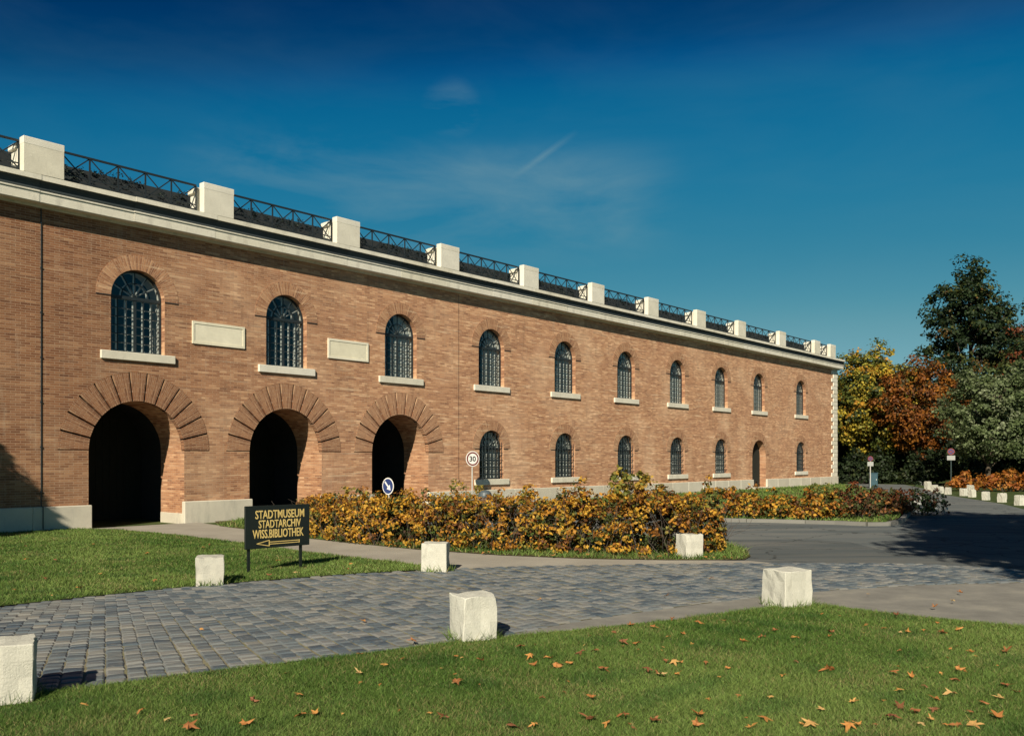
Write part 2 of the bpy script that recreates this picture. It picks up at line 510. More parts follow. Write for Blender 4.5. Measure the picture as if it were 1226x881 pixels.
LL = [(-1.5, 16.5), (-1.57, 16.67), (-2.33, 17.48), (-3.67, 18.53), (-6.14, 21.08), (-9.18, 23.89), (-11.3, 25.5), (-12.45, 25.62), (-14.1, 23.7), (-23, 13.2),
      (-30, 5.0), (-24, -1), (-18, 3.6), (-14, 6.6), (-10, 9.6), (-6.93, 12.15), (-6.18, 12.95), (-5.29, 13.78), (-4.26, 14.63), (-2.8, 15.58), (-1.75, 16.1)]
PATH = [(-12.45, 25.62), (-11.3, 25.5), (-9.18, 23.89), (-6.14, 21.08), (-3.67, 18.53), (-2.33, 17.48), (-1.5, 16.5), (-1.7, 16.0), (-0.2, 16.5), (1.37, 16.8), (3.79, 17.05),
        (5.2, 17.2), (4.7, 17.75), (4.08, 17.85), (3.09, 17.85), (1.46, 18.1), (-0.23, 18.75), (-2.09, 19.95), (-3.86, 21.5), (-5.44, 23.12), (-7.4, 25.5), (-10.0, 28.6), (-13.2, 25.0)]
DUST = [(-0.5, 9.7), (-0.1, 10.2), (0.91, 11.2), (2.1, 12.08), (3.48, 13.03), (4.96, 13.78), (6.49, 14.33), (8.28, 14.6), (9.6, 14.5), (11.5, 15.6), (16, 13.5), (24, 8),
        (24, 3), (18, 5.4), (9, 8.7), (6.07, 10.5), (4.81, 11.4), (4.05, 12.2), (3.3, 11.8), (1.92, 10.9), (0.85, 10.4)]
BED1 = [(-7.6, 25.7), (-5.6, 23.2), (-4.0, 21.6), (-2.09, 19.98), (-0.23, 18.78), (1.46, 18.12), (3.09, 17.86), (4.1, 17.86), (4.65, 17.95), (4.95, 18.6), (5.15, 20.0), (5.0, 22.0),
        (3.5, 23.4), (1.2, 24.4), (-1.5, 25.6), (-4.0, 27.6), (-6.4, 29.6), (-8.0, 30.6), (-9.6, 29.0), (-8.8, 27.0)]
VERGE = [(6.2, 30.3), (6.68, 29.12), (8.45, 28.72), (10.05, 27.96), (10.75, 27.35), (11.3, 27.4), (12.2, 28.6), (14.4, 33.0), (17.0, 40.0), (19.6, 48.0), (22.3, 56.0), (24.6, 63.0), (26.2, 70.5),
         (25.3, 70.2), (20.5, 64.5), (12.0, 54.3), (4.2, 45.1), (1.0, 41.3), (3.2, 37.5), (5.2, 33.0)]
ROAD = [(-9.6, 29.0), (-5.6, 23.0), (-1.5, 18.5), (1.0, 16.6), (5.0, 16.8), (7.8, 16.8), (10, 15.4), (16, 13.0), (30, 8), (60, 4), (60, 12), (34, 20), (24, 29), (20.6, 36.0), (22.2, 40.6),
        (22.8, 43.0), (23.9, 47.8), (25.3, 53.75), (28.2, 61.0), (31.5, 72), (28, 76), (23.5, 69), (10, 52.3), (0.0, 40.6)]

tag(sheet('ground', [(-900, -900), (900, -900), (900, 900), (-900, 900)], -0.03, M['ground']))
tag(sheet('road', ROAD, -0.012, M['asphalt']))
tag(sheet('dusty_verge', DUST, 0.001, M['dust']))
tag(sheet('footpath', PATH, 0.0, M['path']))
lane_poly = LANE_LOW + LANE_UP[::-1]
lane = tag(sheet('cobbled_lane', lane_poly, 0.005, M['joint']))
tag(sheet('lawn_foreground', FG, 0.022, M['soil']))
tag(sheet('lawn_left', LL, 0.022, M['soil']))
tag(sheet('hedge_bed', BED1, 0.008, M['bed']))
tag(sheet('verge_bed', VERGE, 0.05, M['bed']))

# ---- kerb stones in front of the far shrub bed
kerb = tag(empty('kerb'), kind='structure')
KL = [(6.05, 30.6), (6.62, 29.05), (8.43, 28.62), (10.03, 27.86), (10.75, 27.22), (11.45, 27.3), (12.35, 28.5), (14.6, 33.0), (17.2, 40.0)]
M['kerb'] = mat_stone('granite_kerb', (0.20, 0.195, 0.175), 0.3, 2.0)
mb = MB(); mb.box(-0.5, 0.5, -0.07, 0.07, -0.05, 0.11)
kme = mb.mesh('kerb_stone')
for a, b in zip(KL[:-1], KL[1:]):
    a = Vector(a); b = Vector(b); L = (b - a).length; n = max(1, round(L / 1.0))
    for k in range(n):
        q = a.lerp(b, (k + 0.5) / n)
        o = link('kerb_stone', kme, M['kerb'], kerb, (q.x, q.y, random.uniform(-0.012, 0.008)), (0, 0, math.atan2(b.y - a.y, b.x - a.x) + random.uniform(-.01, .01)))
        o.scale = (L / n * 0.985, 1, 1)

# ---- setts of the lane
def mat_sett(name):
    m, t, p = new_mat(name)
    a = t.nodes.new('ShaderNodeAttribute'); a.attribute_name = 'tone'
    ri = t.nodes.new('ShaderNodeObjectInfo')
    add = t.nodes.new('ShaderNodeMath'); add.operation = 'ADD'
    t.links.new(a.outputs['Fac'], add.inputs[0]); t.links.new(ri.outputs['Random'], add.inputs[1])
    fr = t.nodes.new('ShaderNodeMath'); fr.operation = 'FRACT'
    t.links.new(add.outputs[0], fr.inputs[0])
    c = ramp(t, fr.outputs[0], [(0.0, (0.048, 0.066, 0.086)), (0.3, (0.086, 0.108, 0.124)), (0.6, (0.130, 0.147, 0.154)), (0.85, (0.175, 0.180, 0.178)), (1.0, (0.205, 0.20, 0.18))])
    g = objco(t, kind='Object')
    geo = t.nodes.new('ShaderNodeNewGeometry')
    n1 = noise(t, geo.outputs['Position'], 9, 5, 0.7)
    n2 = noise(t, geo.outputs['Position'], 70, 3, 0.7)
    n3 = noise(t, geo.outputs['Position'], 0.7, 4, 0.6)
    c = mix(t, c, (0.22, 0.205, 0.175), ramp(t, n1, [(0.52, 0.0), (0.75, 0.5)]))
    c = mix(t, c, (0.20, 0.19, 0.165), ramp(t, n3, [(0.48, 0.0), (0.70, 0.55)]))
    c = mix(t, c, n2, 0.2, 'OVERLAY')
    setc(t, p, c)
    p.inputs['Roughness'].default_value = 0.55
    bump(t, p, mix(t, n1, n2, 0.4), 0.6, 0.012)
    return m
M['sett'] = mat_sett('grey_sett')

def interp_poly(P, s):
    """point at arc length s"""
    for a, b in zip(P[:-1], P[1:]):
        L = math.hypot(b[0] - a[0], b[1] - a[1])
        if s <= L: return (a[0] + (b[0] - a[0]) * s / L, a[1] + (b[1] - a[1]) * s / L)
        s -= L
    return None
def up_hit(p, d):
    best = None
    for a, b in zip(LANE_UP[:-1], LANE_UP[1:]):
        ex, ey = b[0] - a[0], b[1] - a[1]
        den = d[0] * ey - d[1] * ex
        if abs(den) < 1e-9: continue
        tt = ((a[0] - p[0]) * ey - (a[1] - p[1]) * ex) / den
        u = ((a[0] - p[0]) * d[1] - (a[1] - p[1]) * d[0]) / den
        if tt > 0 and -1e-6 <= u <= 1 + 1e-6 and (best is None or tt < best): best = tt
    return best
setts = []
rng = random.Random(3)
# courses cross the lane; they lean gradually as the lane bends
s = 4.0; prev = None
while True:
    p = interp_poly(LANE_LOW, s)
    if p is None: break
    wdt = rng.uniform(0.165, 0.20)
    f = min(1, max(0, (p[0] + 5) / 4.0))
    dx = -0.36 - 0.26 * f
    if p[0] > 0: dx = -0.62 + 0.30 * min(1, p[0] / 6)
    L0 = math.hypot(dx, 1); d = (dx / L0, 1 / L0)
    hit = up_hit(p, d)
    if hit:
        # true spacing perpendicular to the course
        t0 = rng.uniform(-0.12, 0.02)
        while t0 < hit - 0.02:
            ln = rng.uniform(0.12, 0.20)
            c0 = max(t0, -0.03); c1 = min(t0 + ln, hit + 0.03)
            if c1 - c0 > 0.07:
                m_ = (c0 + c1) / 2
                setts.append((p[0] + d[0] * m_, p[1] + d[1] * m_, math.atan2(d[1], d[0]), c1 - c0, wdt))
            t0 += ln
    # advance along the lower edge so that the perpendicular step equals wdt
    q = interp_poly(LANE_LOW, s + 0.05)
    if q is None: break
    ed = Vector((q[0] - p[0], q[1] - p[1])).normalized()
    perp = abs(ed.x * d[1] - ed.y * d[0])
    s += wdt / max(0.25, perp)
# one sett: chamfered block, slightly domed
def sett_verts(l, wd, h=0.018, rr=None):
    a, b = l / 2 - 0.008, wd / 2 - 0.009
    c, e = a - 0.018, b - 0.020
    v = [(-a, -b, -0.02), (a, -b, -0.02), (a, b, -0.02), (-a, b, -0.02), (-a, -b, h * 0.30), (a, -b, h * 0.30), (a, b, h * 0.30), (-a, b, h * 0.30),
         (-c, -e, h), (c, -e, h), (c, e, h), (-c, e, h), (0, 0, h + 0.004)]
    return v
SETT_F = [(0, 1, 5, 4), (1, 2, 6, 5), (2, 3, 7, 6), (3, 0, 4, 7), (4, 5, 9, 8), (5, 6, 10, 9), (6, 7, 11, 10), (7, 4, 8, 11), (8, 9, 12), (9, 10, 12), (10, 11, 12), (11, 8, 12)]
def inframe(x, y): return y > 6 and abs(x) < 0.60 * y
setts.sort(key=lambda q: (q[1] if inframe(q[0], q[1]) else 1000 + q[1]))
near, rest = setts[:300], setts[300:]
smes = []
for k in range(6):
    l = 0.13 + 0.02 * k
    me = bpy.data.meshes.new('sett'); me.from_pydata(sett_verts(l, 0.215), [], SETT_F); smes.append((l, me))
for x, y, a, l, wd in near:
    l0, me = min(smes, key=lambda q: abs(q[0] - l))
    o = link('sett', me, M['sett'], lane, (x, y, 0.000 + rng.uniform(-0.006, 0.007)), (rng.uniform(-.06, .06), rng.uniform(-.06, .06), a + rng.uniform(-.06, .06)))
    o.scale = (l / l0, wd / 0.215, 1)
vv = []; ff = []; tones = []
for x, y, a, l, wd in rest:
    ca, sa = math.cos(a), math.sin(a); i = len(vv); dz = rng.uniform(-0.008, 0.008); tn = rng.random(); tx = rng.uniform(-.035, .035); ty = rng.uniform(-.035, .035)
    for q in sett_verts(l, wd):
        vv.append((x + q[0] * ca - q[1] * sa, y + q[0] * sa + q[1] * ca, q[2] + dz + q[0] * tx + q[1] * ty)); tones.append(tn)
    ff += [tuple(k + i for k in f) for f in SETT_F]
me = bpy.data.meshes.new('far_setts'); me.from_pydata(vv, [], ff)
at = me.attributes.new('tone', 'FLOAT', 'POINT'); at.data.foreach_set('value', tones)
tag(link('far_setts', me, M['sett'], lane), kind='stuff')

# ------------------------------------------------------------------ the fort building
# local frame: x along the front, y into the building, z up
DX, DY = 915.0, 1075.0
SS = math.hypot(DX, DY)
fort = empty('fort_building', (-34.48, 0, 0), math.atan2(DY, DX),
             'long two-storey red brick fort with arched windows, pale cornice and roof railing', 'building')
S0, BAY = 35.73, 5.362
WIN = [S0 + BAY * i for i in range(-1, 9)] + [85.55]
END = 92.5
START = 22.0
ZSPLIT, ZTOP = 4.78, 9.02
EPS = 1e-6
def arc(c, r, zp, n=24):
    return [(c + r * math.cos(math.pi * k / n), zp + r * math.sin(math.pi * k / n)) for k in range(n + 1)]   # right to left
def cell(mb, s0, s1, z0, z1, op=None):
    """a rectangle of wall with one arched opening; op = (centre, half width, sill, spring, outer radius)"""
    P = lambda s, z: (s, 0.0, z)
    if op is None:
        mb.poly([P(s0, z0), P(s1, z0), P(s1, z1), P(s0, z1)]); return
    c, r, zs, zp, ro = op
    mb.poly([P(s0, z0), P(c - r, z0), P(c - r, zp), P(s0, zp)])
    mb.poly([P(c + r, z0), P(s1, z0), P(s1, zp), P(c + r, zp)])
    if zs > z0 + 1e-3: mb.poly([P(c - r, z0), P(c + r, z0), P(c + r, zs), P(c - r, zs)])
    n = 24
    A = arc(c, ro, zp, n)
    # outer boundary points: radial hits on the rectangle, with its corners inserted
    def hit(th):
        dx, dz = math.cos(th), math.sin(th)
        t = 1e9
        if dx > EPS: t = min(t, (s1 - c) / dx)
        if dx < -EPS: t = min(t, (s0 - c) / dx)
        if dz > EPS: t = min(t, (z1 - zp) / dz)
        return (c + dx * t, zp + dz * t)
    for k in range(n):
        t0, t1 = math.pi * k / n, math.pi * (k + 1) / n
        h0, h1 = hit(t0), hit(t1)
        pts = [A[k], h0]
        for cs in (s1, s0):
            tc_ = math.atan2(z1 - zp, cs - c)
            if t0 + 1e-5 < tc_ < t1 - 1e-5: pts.append((cs, z1))
        pts += [h1, A[k + 1]]
        mb.poly([P(*q) for q in pts])

wall = MB()
edges = [START] + [(a + b) / 2 for a, b in zip(WIN[:-1], WIN[1:])] + [END]
UP = (0.845, 5.22, 6.88)
LO = (0.80, 1.14, 2.48)
ARCH = (1.50, 0.0, 2.27)
ARCH_RO = 2.37
DOOR = (1.03, 0.0, 2.26)
openings = []       # (kind, centre)
for i, c in enumerate(WIN):
    s0, s1 = edges[i], edges[i + 1]
    cell(wall, s0, s1, ZSPLIT, ZTOP, (c, UP[0], UP[1], UP[2], UP[0]))
    openings.append(('up', c))
    if i == 0:
        cell(wall, s0, s1, -0.1, ZSPLIT)
    elif i in (1, 2, 3):
        cell(wall, s0, s1, -0.1, ZSPLIT, (c, ARCH[0], -0.1, ARCH[2], ARCH_RO)); openings.append(('arch', c))
    elif i == 9:
        cell(wall, s0, s1, -0.1, ZSPLIT, (c, DOOR[0], -0.1, DOOR[2], DOOR[0])); openings.append(('door', c))
    else:
        cell(wall, s0, s1, -0.1, ZSPLIT, (c, LO[0], LO[1], LO[2], LO[0])); openings.append(('lo', c))
# end wall and back wall
DEPTH = 16.0
wall.poly([(END, 0, -0.1), (END, DEPTH, -0.1), (END, DEPTH, ZTOP), (END, 0, ZTOP)])
wall.poly([(END, DEPTH, -0.1), (START, DEPTH, -0.1), (START, DEPTH, ZTOP), (END, DEPTH, ZTOP)])
wall.poly([(START, DEPTH, -0.1), (START, 0, -0.1), (START, 0, ZTOP), (START, DEPTH, ZTOP)])
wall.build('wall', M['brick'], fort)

# reveals of the openings
def outline(c, r, zs, zp, n=24):
    return [(c + r, zs)] + arc(c, r, zp, n) + [(c - r, zs)]
def reveal(name, kind, y0, y1, mat, shrink=0.0, zs_override=None, closed=False):
    r, zs, zp = kind
    if zs_override is not None: zs = zs_override
    mb = MB()
    O = outline(0, r + shrink, zs - (shrink if closed else 0), zp)
    m_ = len(O)
    for k in range(m_ - 1 + (1 if closed else 0)):
        a, b = O[k], O[(k + 1) % m_]
        mb.poly([(a[0], y0, a[1]), (a[0], y1, a[1]), (b[0], y1, b[1]), (b[0], y0, b[1])])
    return mb.mesh(name)

# ---- windows
def grid_bars(mb, r, zs, zp, cols, rows, bw, y0, y1, mid_w, fan=True, bh=None):
    bh = bh or bw
    # casement bars below the transom
    top = zp - 0.06
    for k in range(1, cols):
        x = -r + 2 * r * k / cols
        ww = mid_w if 2 * k == cols else bw
        mb.box(x - ww / 2, x + ww / 2, y0, y1, zs, top)
    for k in range(1, rows):
        z = zs + (top - zs) * k / rows
        mb.box(-r, r, y0 + 0.004, y1 - 0.004, z - bh / 2, z + bh / 2)
    if fan:
        for rr in (0.52,):
            A = arc(0, r * rr, zp + 0.05, 14)
            for a, b in zip(A[:-1], A[1:]):
                mb.bar((a[0], (y0 + y1) / 2, a[1]), (b[0], (y0 + y1) / 2, b[1]), bw, (y1 - y0) * 0.8)
        for a in (30, 60, 90, 120, 150):
            a = R(a); k0 = 0.0 if a == R(90) else 0.0
            mb.bar((0, (y0 + y1) / 2, zp + 0.05), (r * 0.98 * math.cos(a), (y0 + y1) / 2, zp + 0.05 + (r * 0.98 - 0.05) * math.sin(a)), bw, (y1 - y0) * 0.8)
def frame_mesh(r, zs, zp, fw, y0, y1):
    mb = MB()
    O = outline(0, r, zs, zp); I = outline(0, r - fw, zs + fw, zp)
    for k in range(len(O) - 1):
        a, b, c_, d_ = O[k], O[k + 1], I[k + 1], I[k]
        mb.poly([(a[0], y0, a[1]), (b[0], y0, b[1]), (c_[0], y0, c_[1]), (d_[0], y0, d_[1])])
        mb.poly([(d_[0], y0, d_[1]), (c_[0], y0, c_[1]), (c_[0], y1, c_[1]), (d_[0], y1, d_[1])])
        mb.poly([(a[0], y1, a[1]), (d_[0], y1, d_[1]), (c_[0], y1, c_[1]), (b[0], y1, b[1])])
    mb.box(-r + 0.001, r - 0.001, y0 + 0.003, y1, zs, zs + fw)
    return mb
def make_window(kind, cols, rows, grille):
    r, zs, zp = kind
    w_ = frame_mesh(r, zs, zp, 0.055, 0.20, 0.26).build('window', M['iron'], fort)
    t_ = MB(); t_.box(-r + 0.05, r - 0.05, 0.19, 0.255, zp - 0.05, zp + 0.05)
    t_.build('transom', M['iron'], w_)
    g_ = MB(); grid_bars(g_, r - 0.04, zs + 0.05, zp, cols, rows, 0.024, 0.205, 0.245, 0.08)
    g_.build('glazing_bars', M['iron'], w_)
    p_ = MB(); p_.poly([(x, 0.228, z) for x, z in outline(0, r - 0.05, zs + 0.05, zp)[::-1]])
    p_.build('pane', M['glass'], w_)
    link('inner_reveal', reveal('inner_reveal', kind, 0.265, 0.95, M['plaster'], 0.06, closed=True), M['plaster'], w_)
    i_ = frame_mesh(r + 0.05, zs - 0.04, zp, 0.12, 0.295, 0.33)
    i_.box(-r, r, 0.29, 0.325, zp - 0.05, zp + 0.05)
    grid_bars(i_, r - 0.03, zs + 0.05, zp, cols, rows, 0.042, 0.297, 0.327, 0.10, bh=0.02)
    i_.build('inner_sash', M['white_paint'], w_)
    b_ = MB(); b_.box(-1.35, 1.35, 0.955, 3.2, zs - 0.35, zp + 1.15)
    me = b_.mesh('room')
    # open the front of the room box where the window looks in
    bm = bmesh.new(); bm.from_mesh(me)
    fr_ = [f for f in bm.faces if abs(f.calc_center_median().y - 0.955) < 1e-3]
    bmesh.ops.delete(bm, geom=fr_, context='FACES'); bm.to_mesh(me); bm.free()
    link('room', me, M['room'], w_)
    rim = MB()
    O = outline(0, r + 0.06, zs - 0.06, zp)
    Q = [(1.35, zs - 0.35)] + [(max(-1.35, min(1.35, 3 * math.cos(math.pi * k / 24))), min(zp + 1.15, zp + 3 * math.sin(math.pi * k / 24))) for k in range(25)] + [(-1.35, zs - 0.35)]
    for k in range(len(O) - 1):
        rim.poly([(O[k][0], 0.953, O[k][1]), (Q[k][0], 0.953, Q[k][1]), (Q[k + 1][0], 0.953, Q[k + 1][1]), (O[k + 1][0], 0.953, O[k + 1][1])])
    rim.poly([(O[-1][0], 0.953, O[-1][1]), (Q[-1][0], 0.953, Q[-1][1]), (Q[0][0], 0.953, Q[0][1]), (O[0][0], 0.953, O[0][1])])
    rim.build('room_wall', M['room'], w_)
    sl_ = MB(); sl_.box(-r - 0.32, r + 0.32, -0.08, 0.20, zs - 0.25, zs)
    sl_.build('sill', M['lime'], w_, bevel=0.012)
    link('reveal', reveal('reveal', kind, 0.0, 0.205, M['brick_side']), M['brick_side'], w_)
    # brick arch ring standing proud of the wall
    ring = MB()
    n = 28; ro = r + 0.45; y0 = -0.010
    for k in range(n):
        a0, a1 = math.pi * k / n, math.pi * (k + 1) / n
        q = [(rr * math.cos(a), rr * math.sin(a)) for rr, a in ((r, a0), (ro, a0), (ro, a1), (r, a1))]
        uv = [(0, a0 * 1.2), (0.45, a0 * 1.2), (0.45, a1 * 1.2), (0, a1 * 1.2)]
        ring.poly([(x, y0, z + zp) for x, z in q], uv)
        ring.poly([(q[1][0], y0, q[1][1] + zp), (q[1][0], 0.02, q[1][1] + zp), (q[2][0], 0.02, q[2][1] + zp), (q[2][0], y0, q[2][1] + zp)], [(0, 0), (.03, 0), (.03, .1), (0, .1)])
        ring.poly([(q[3][0], y0, q[3][1] + zp), (q[3][0], 0.02, q[3][1] + zp), (q[0][0], 0.02, q[0][1] + zp), (q[0][0], y0, q[0][1] + zp)], [(0, 0), (.03, 0), (.03, .1), (0, .1)])
    for sx in (-1, 1):
        ring.poly([(sx * r, y0, zp), (sx * r, 0.02, zp), (sx * ro, 0.02, zp), (sx * ro, y0, zp)], [(0, 0), (.03, 0), (.03, .1), (0, .1)])
    ring.build('brick_arch', M['brick_radial'], w_)
    for sx in (-1, 1):
        jn = MB(); x0, x1 = sorted((sx * (r + 0.01), sx * (ro - (0.14 if grille else 0.0))))
        jn.box(x0, x1, -0.013, 0.02, zp - 0.035, zp + 0.002); jn.build('open_joint', M['dark_joint'], w_)
    if grille:
        gr = MB()
        for k in range(8):
            x = -r + 0.06 + (2 * r - 0.12) * k / 7
            zt = zp + math.sqrt(max(0.0, r * r - x * x)) - 0.01
            gr.tube((x, 0.07, zs), (x, 0.07, zt), 0.013, n=6)
        for k in range(5):
            z = zs + 0.22 + (zp - zs - 0.1) * k / 4
            gr.box(-r, r, 0.055, 0.085, z - 0.013, z + 0.013)
        gr.build('grille', M['iron'], w_)
    return w_
M['curtain'] = mat_plain('white_curtain', (0.60, 0.60, 0.55), 0.9, var=0.05)
upw = make_window(UP, 6, 6, False)
low = make_window(LO, 6, 5, True)
used = set(); CUR = []
for kind, c in openings:
    if kind not in ('up', 'lo'): continue
    proto = upw if kind == 'up' else low
    if kind in used: wo = copy_tree(proto, fort, (c, 0, 0))
    else: wo = proto; proto.location = (c, 0, 0); used.add(kind)
    CUR.append((wo, kind, c))

# pale curtains drawn behind the inner sashes from the third bay on
rc = random.Random(12)
for wo, kind, c in CUR:
    if c < S0 + 1.5 * BAY and kind == 'up': continue
    r, zs, zp = UP if kind == 'up' else LO
    parts_ = [(-0.1, r)] if c < S0 + 3.5 * BAY else [(-r * rc.uniform(0.5, 1.0), r)]
    for xa, xb in parts_:
        cu = MB(); n = 26; prev = None
        for k in range(n + 1):
            x = xa + (xb - xa) * k / n
            y = 0.355 + 0.012 * math.sin(x * 34 + c) + 0.006 * math.sin(x * 61)
            zt = zp + math.sqrt(max(0.0, r * r - x * x)) * 0.98
            if prev: cu.poly([(prev[0], prev[1], zs), (x, y, zs), (x, y, zt), (prev[0], prev[1], prev[2])])
            prev = (x, y, zt)
        cu.build('curtain', M['curtain'], wo)

# ---- the three gateways: thirteen brick voussoirs each with open joints
NV = 13; da = math.pi / NV
def voussoir():
    gap = 0.028
    mb = MB(); ri, ro, y0, y1 = ARCH[0], ARCH_RO - 0.01, -0.012, 0.16
    n = 3; pts_i = []; pts_o = []
    for k in range(n + 1):
        t = -da / 2 + da * k / n
        def pt(rr):
            off = gap * (1 if k == 0 else -1) if k in (0, n) else 0
            return (rr * math.cos(t) - off * math.sin(t), rr * math.sin(t) + off * math.cos(t))
        pts_i.append(pt(ri)); pts_o.append(pt(ro))
    loop = pts_o + pts_i[::-1]
    for k in range(n):
        q = [pts_i[k], pts_o[k], pts_o[k + 1], pts_i[k + 1]]
        uv = [(0.1, k * .2), (0.97, k * .2), (0.97, k * .2 + .2), (0.1, k * .2 + .2)]
        mb.poly([(x, y0, z) for x, z in q], uv)
    m_ = len(loop)
    for k in range(m_):
        a, b = loop[k], loop[(k + 1) % m_]
        mb.poly([(b[0], y0, b[1]), (a[0], y0, a[1]), (a[0], y1, a[1]), (b[0], y1, b[1])], [(0, 0), (0, .2), (.2, .2), (.2, 0)])
    return mb.mesh('voussoir')
vmes = {}
for k in range(3):
    me = voussoir(); me.materials.append(M['brick_gate%d' % k]); vmes[M['brick_gate%d' % k].name] = me
def gateway(c, bm_):
    g = empty('gateway', (c, 0, 0)); g.parent = fort
    link('reveal', reveal('reveal', ARCH, 0.165, 1.45, M['brick_side'], zs_override=-0.1), M['brick_side'], g)
    # jamb faces below the spring, in front of the voussoir backing
    for sx in (-1, 1):
        jb = MB()
        jb.poly([(sx * ARCH[0], 0, -0.1), (sx * ARCH[0], 0.165, -0.1), (sx * ARCH[0], 0.165, ARCH[2]), (sx * ARCH[0], 0, ARCH[2])])
        jb.poly([(sx * ARCH[0], 0, ARCH[2]), (sx * ARCH[0], 0.165, ARCH[2]), (sx * ARCH_RO, 0.165, ARCH[2]), (sx * ARCH_RO, 0, ARCH[2])])
        jb.build('jamb', M['brick_side'], g)
    bk = MB(); A = arc(0, ARCH[0], ARCH[2], 26); B = arc(0, ARCH_RO, ARCH[2], 26)
    for k in range(26):
        bk.poly([(A[k][0], 0.162, A[k][1]), (B[k][0], 0.162, B[k][1]), (B[k + 1][0], 0.162, B[k + 1][1]), (A[k + 1][0], 0.162, A[k + 1][1])])
        bk.poly([(B[k][0], 0.162, B[k][1]), (B[k][0], 0.0, B[k][1]), (B[k + 1][0], 0.0, B[k + 1][1]), (B[k + 1][0], 0.162, B[k + 1][1])])
    bk.build('arch_backing', M['dark_joint'], g)
    for k in range(NV):
        link('voussoir', vmes[bm_.name], None, g, (0, 0, ARCH[2]), (0, -da * (k + 0.5), 0))
    # vaulted passage behind the arch, its darkness painted into near-black walls
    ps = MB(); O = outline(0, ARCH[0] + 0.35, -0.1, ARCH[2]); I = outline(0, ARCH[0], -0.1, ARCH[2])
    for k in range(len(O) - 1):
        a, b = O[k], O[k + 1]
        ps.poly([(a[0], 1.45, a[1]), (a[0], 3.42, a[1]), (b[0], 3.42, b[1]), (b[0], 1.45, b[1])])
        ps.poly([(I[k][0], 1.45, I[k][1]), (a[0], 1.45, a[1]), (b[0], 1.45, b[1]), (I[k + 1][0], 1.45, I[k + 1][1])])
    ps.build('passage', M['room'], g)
    # two-leaf door deep in the arch
    for sx in (-1, 1):
        d_ = MB()
        pts = [(0.012 * sx, 0.0)] + [(sx * x, z) for x, z in [(ARCH[0] + .34, 0.0)] + [((ARCH[0] + .34) * math.cos(math.pi / 2 * k / 12), ARCH[2] + (ARCH[0] + .34) * math.sin(math.pi / 2 * k / 12)) for k in range(13)]]
        pts[-1] = (0.012 * sx, pts[-1][1])
        d_.prism(pts if sx > 0 else pts[::-1], 3.40, 3.46)
        leaf_ = d_.build('door_leaf', M['door'], g)
        for k in range(6):
            x = sx * (0.13 + 0.235 * k)
            zt = ARCH[2] + math.sqrt(max(0.01, ARCH[0] ** 2 - (abs(x) + 0.115) ** 2)) - 0.02
            pb = MB(); pb.box(x - 0.112, x + 0.112, 3.375, 3.398, 0.06, zt)
            pb.build('door_board', M['door'], leaf_)
    # corner stones of the plinth turning into the arch
    for sx in (-1, 1):
        st = MB(); x0, x1 = sorted((sx * (ARCH[0] - 0.07), sx * (ARCH[0] + 0.02)))
        st.box(x0, x1, 0.02 if sx > 0 else 0.02, 1.36, -0.1, 0.30 if sx > 0 else 0.45)
        st.build('jamb_stone', M['plinth'], g, bevel=0.012)
    return g
for kind, c in openings:
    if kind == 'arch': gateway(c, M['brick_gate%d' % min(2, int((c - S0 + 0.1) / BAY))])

# ---- small round-headed doorway near the far end
for kind, c in openings:
    if kind != 'door': continue
    g = empty('doorway', (c, 0, 0)); g.parent = fort
    link('reveal', reveal('reveal', DOOR, 0.0, 0.47, M['brick_side'], zs_override=-0.1), M['brick_side'], g)
    d_ = MB(); d_.prism(outline(0, DOOR[0] + 0.02, 0.0, DOOR[2])[::-1], 0.45, 0.53)
    leaf_ = d_.build('door_leaf', M['door'], g)
    for k in range(8):
        x = -0.88 + 0.251 * k
        pb = MB(); pb.box(x - 0.12, x + 0.12, 0.425, 0.448, 0.1, DOOR[2] + math.sqrt(max(0.02, 1.0 - (abs(x) + .12) ** 2)) - 0.04)
        pb.build('door_board', M['door'], leaf_)
    st = MB(); st.box(-1.25, 1.25, -0.35, 0.44, -0.1, 0.16); st.build('step', M['plinth'], g, bevel=0.015)
    ring = MB(); n = 24
    for k in range(n):
        a0, a1 = math.pi * k / n, math.pi * (k + 1) / n
        q = [(rr * math.cos(a), rr * math.sin(a) + DOOR[2]) for rr, a in ((DOOR[0], a0), (DOOR[0] + .5, a0), (DOOR[0] + .5, a1), (DOOR[0], a1))]
        ring.poly([(x, -0.010, z) for x, z in q], [(0, a0 * 1.3), (0.5, a0 * 1.3), (0.5, a1 * 1.3), (0, a1 * 1.3)])
        for u, v in ((1, 2), (3, 0)):
            ring.poly([(q[u][0], -0.010, q[u][1]), (q[u][0], 0.02, q[u][1]), (q[v][0], 0.02, q[v][1]), (q[v][0], -0.010, q[v][1])], [(0, 0), (.03, 0), (.03, .1), (0, .1)])
    ring.build('brick_arch', M['brick_radial'], g)

# ---- plinth blocks between the openings
cuts = [START]
for kind, c in openings:
    if kind == 'arch': cuts += [c - ARCH[0] + 0.06, c + ARCH[0] - 0.06]
    if kind == 'door': cuts += [c - DOOR[0], c + DOOR[0]]
cuts.append(END + 0.06)
rngp = random.Random(5)
for a, b in zip(cuts[0::2], cuts[1::2]):
    n = max(1, round((b - a) / 1.75)); x = a
    for k in range(n):
        x1 = b if k == n - 1 else a + (b - a) * (k + 1) / n + rngp.uniform(-.15, .15)
        pb = MB(); pb.box(x + 0.004, x1 - 0.004, -0.12 + rngp.uniform(-.006, .006), 0.05, -0.1, 0.68)
        pb.build('plinth_stone', M['plinth'], fort, bevel=0.02); x = x1

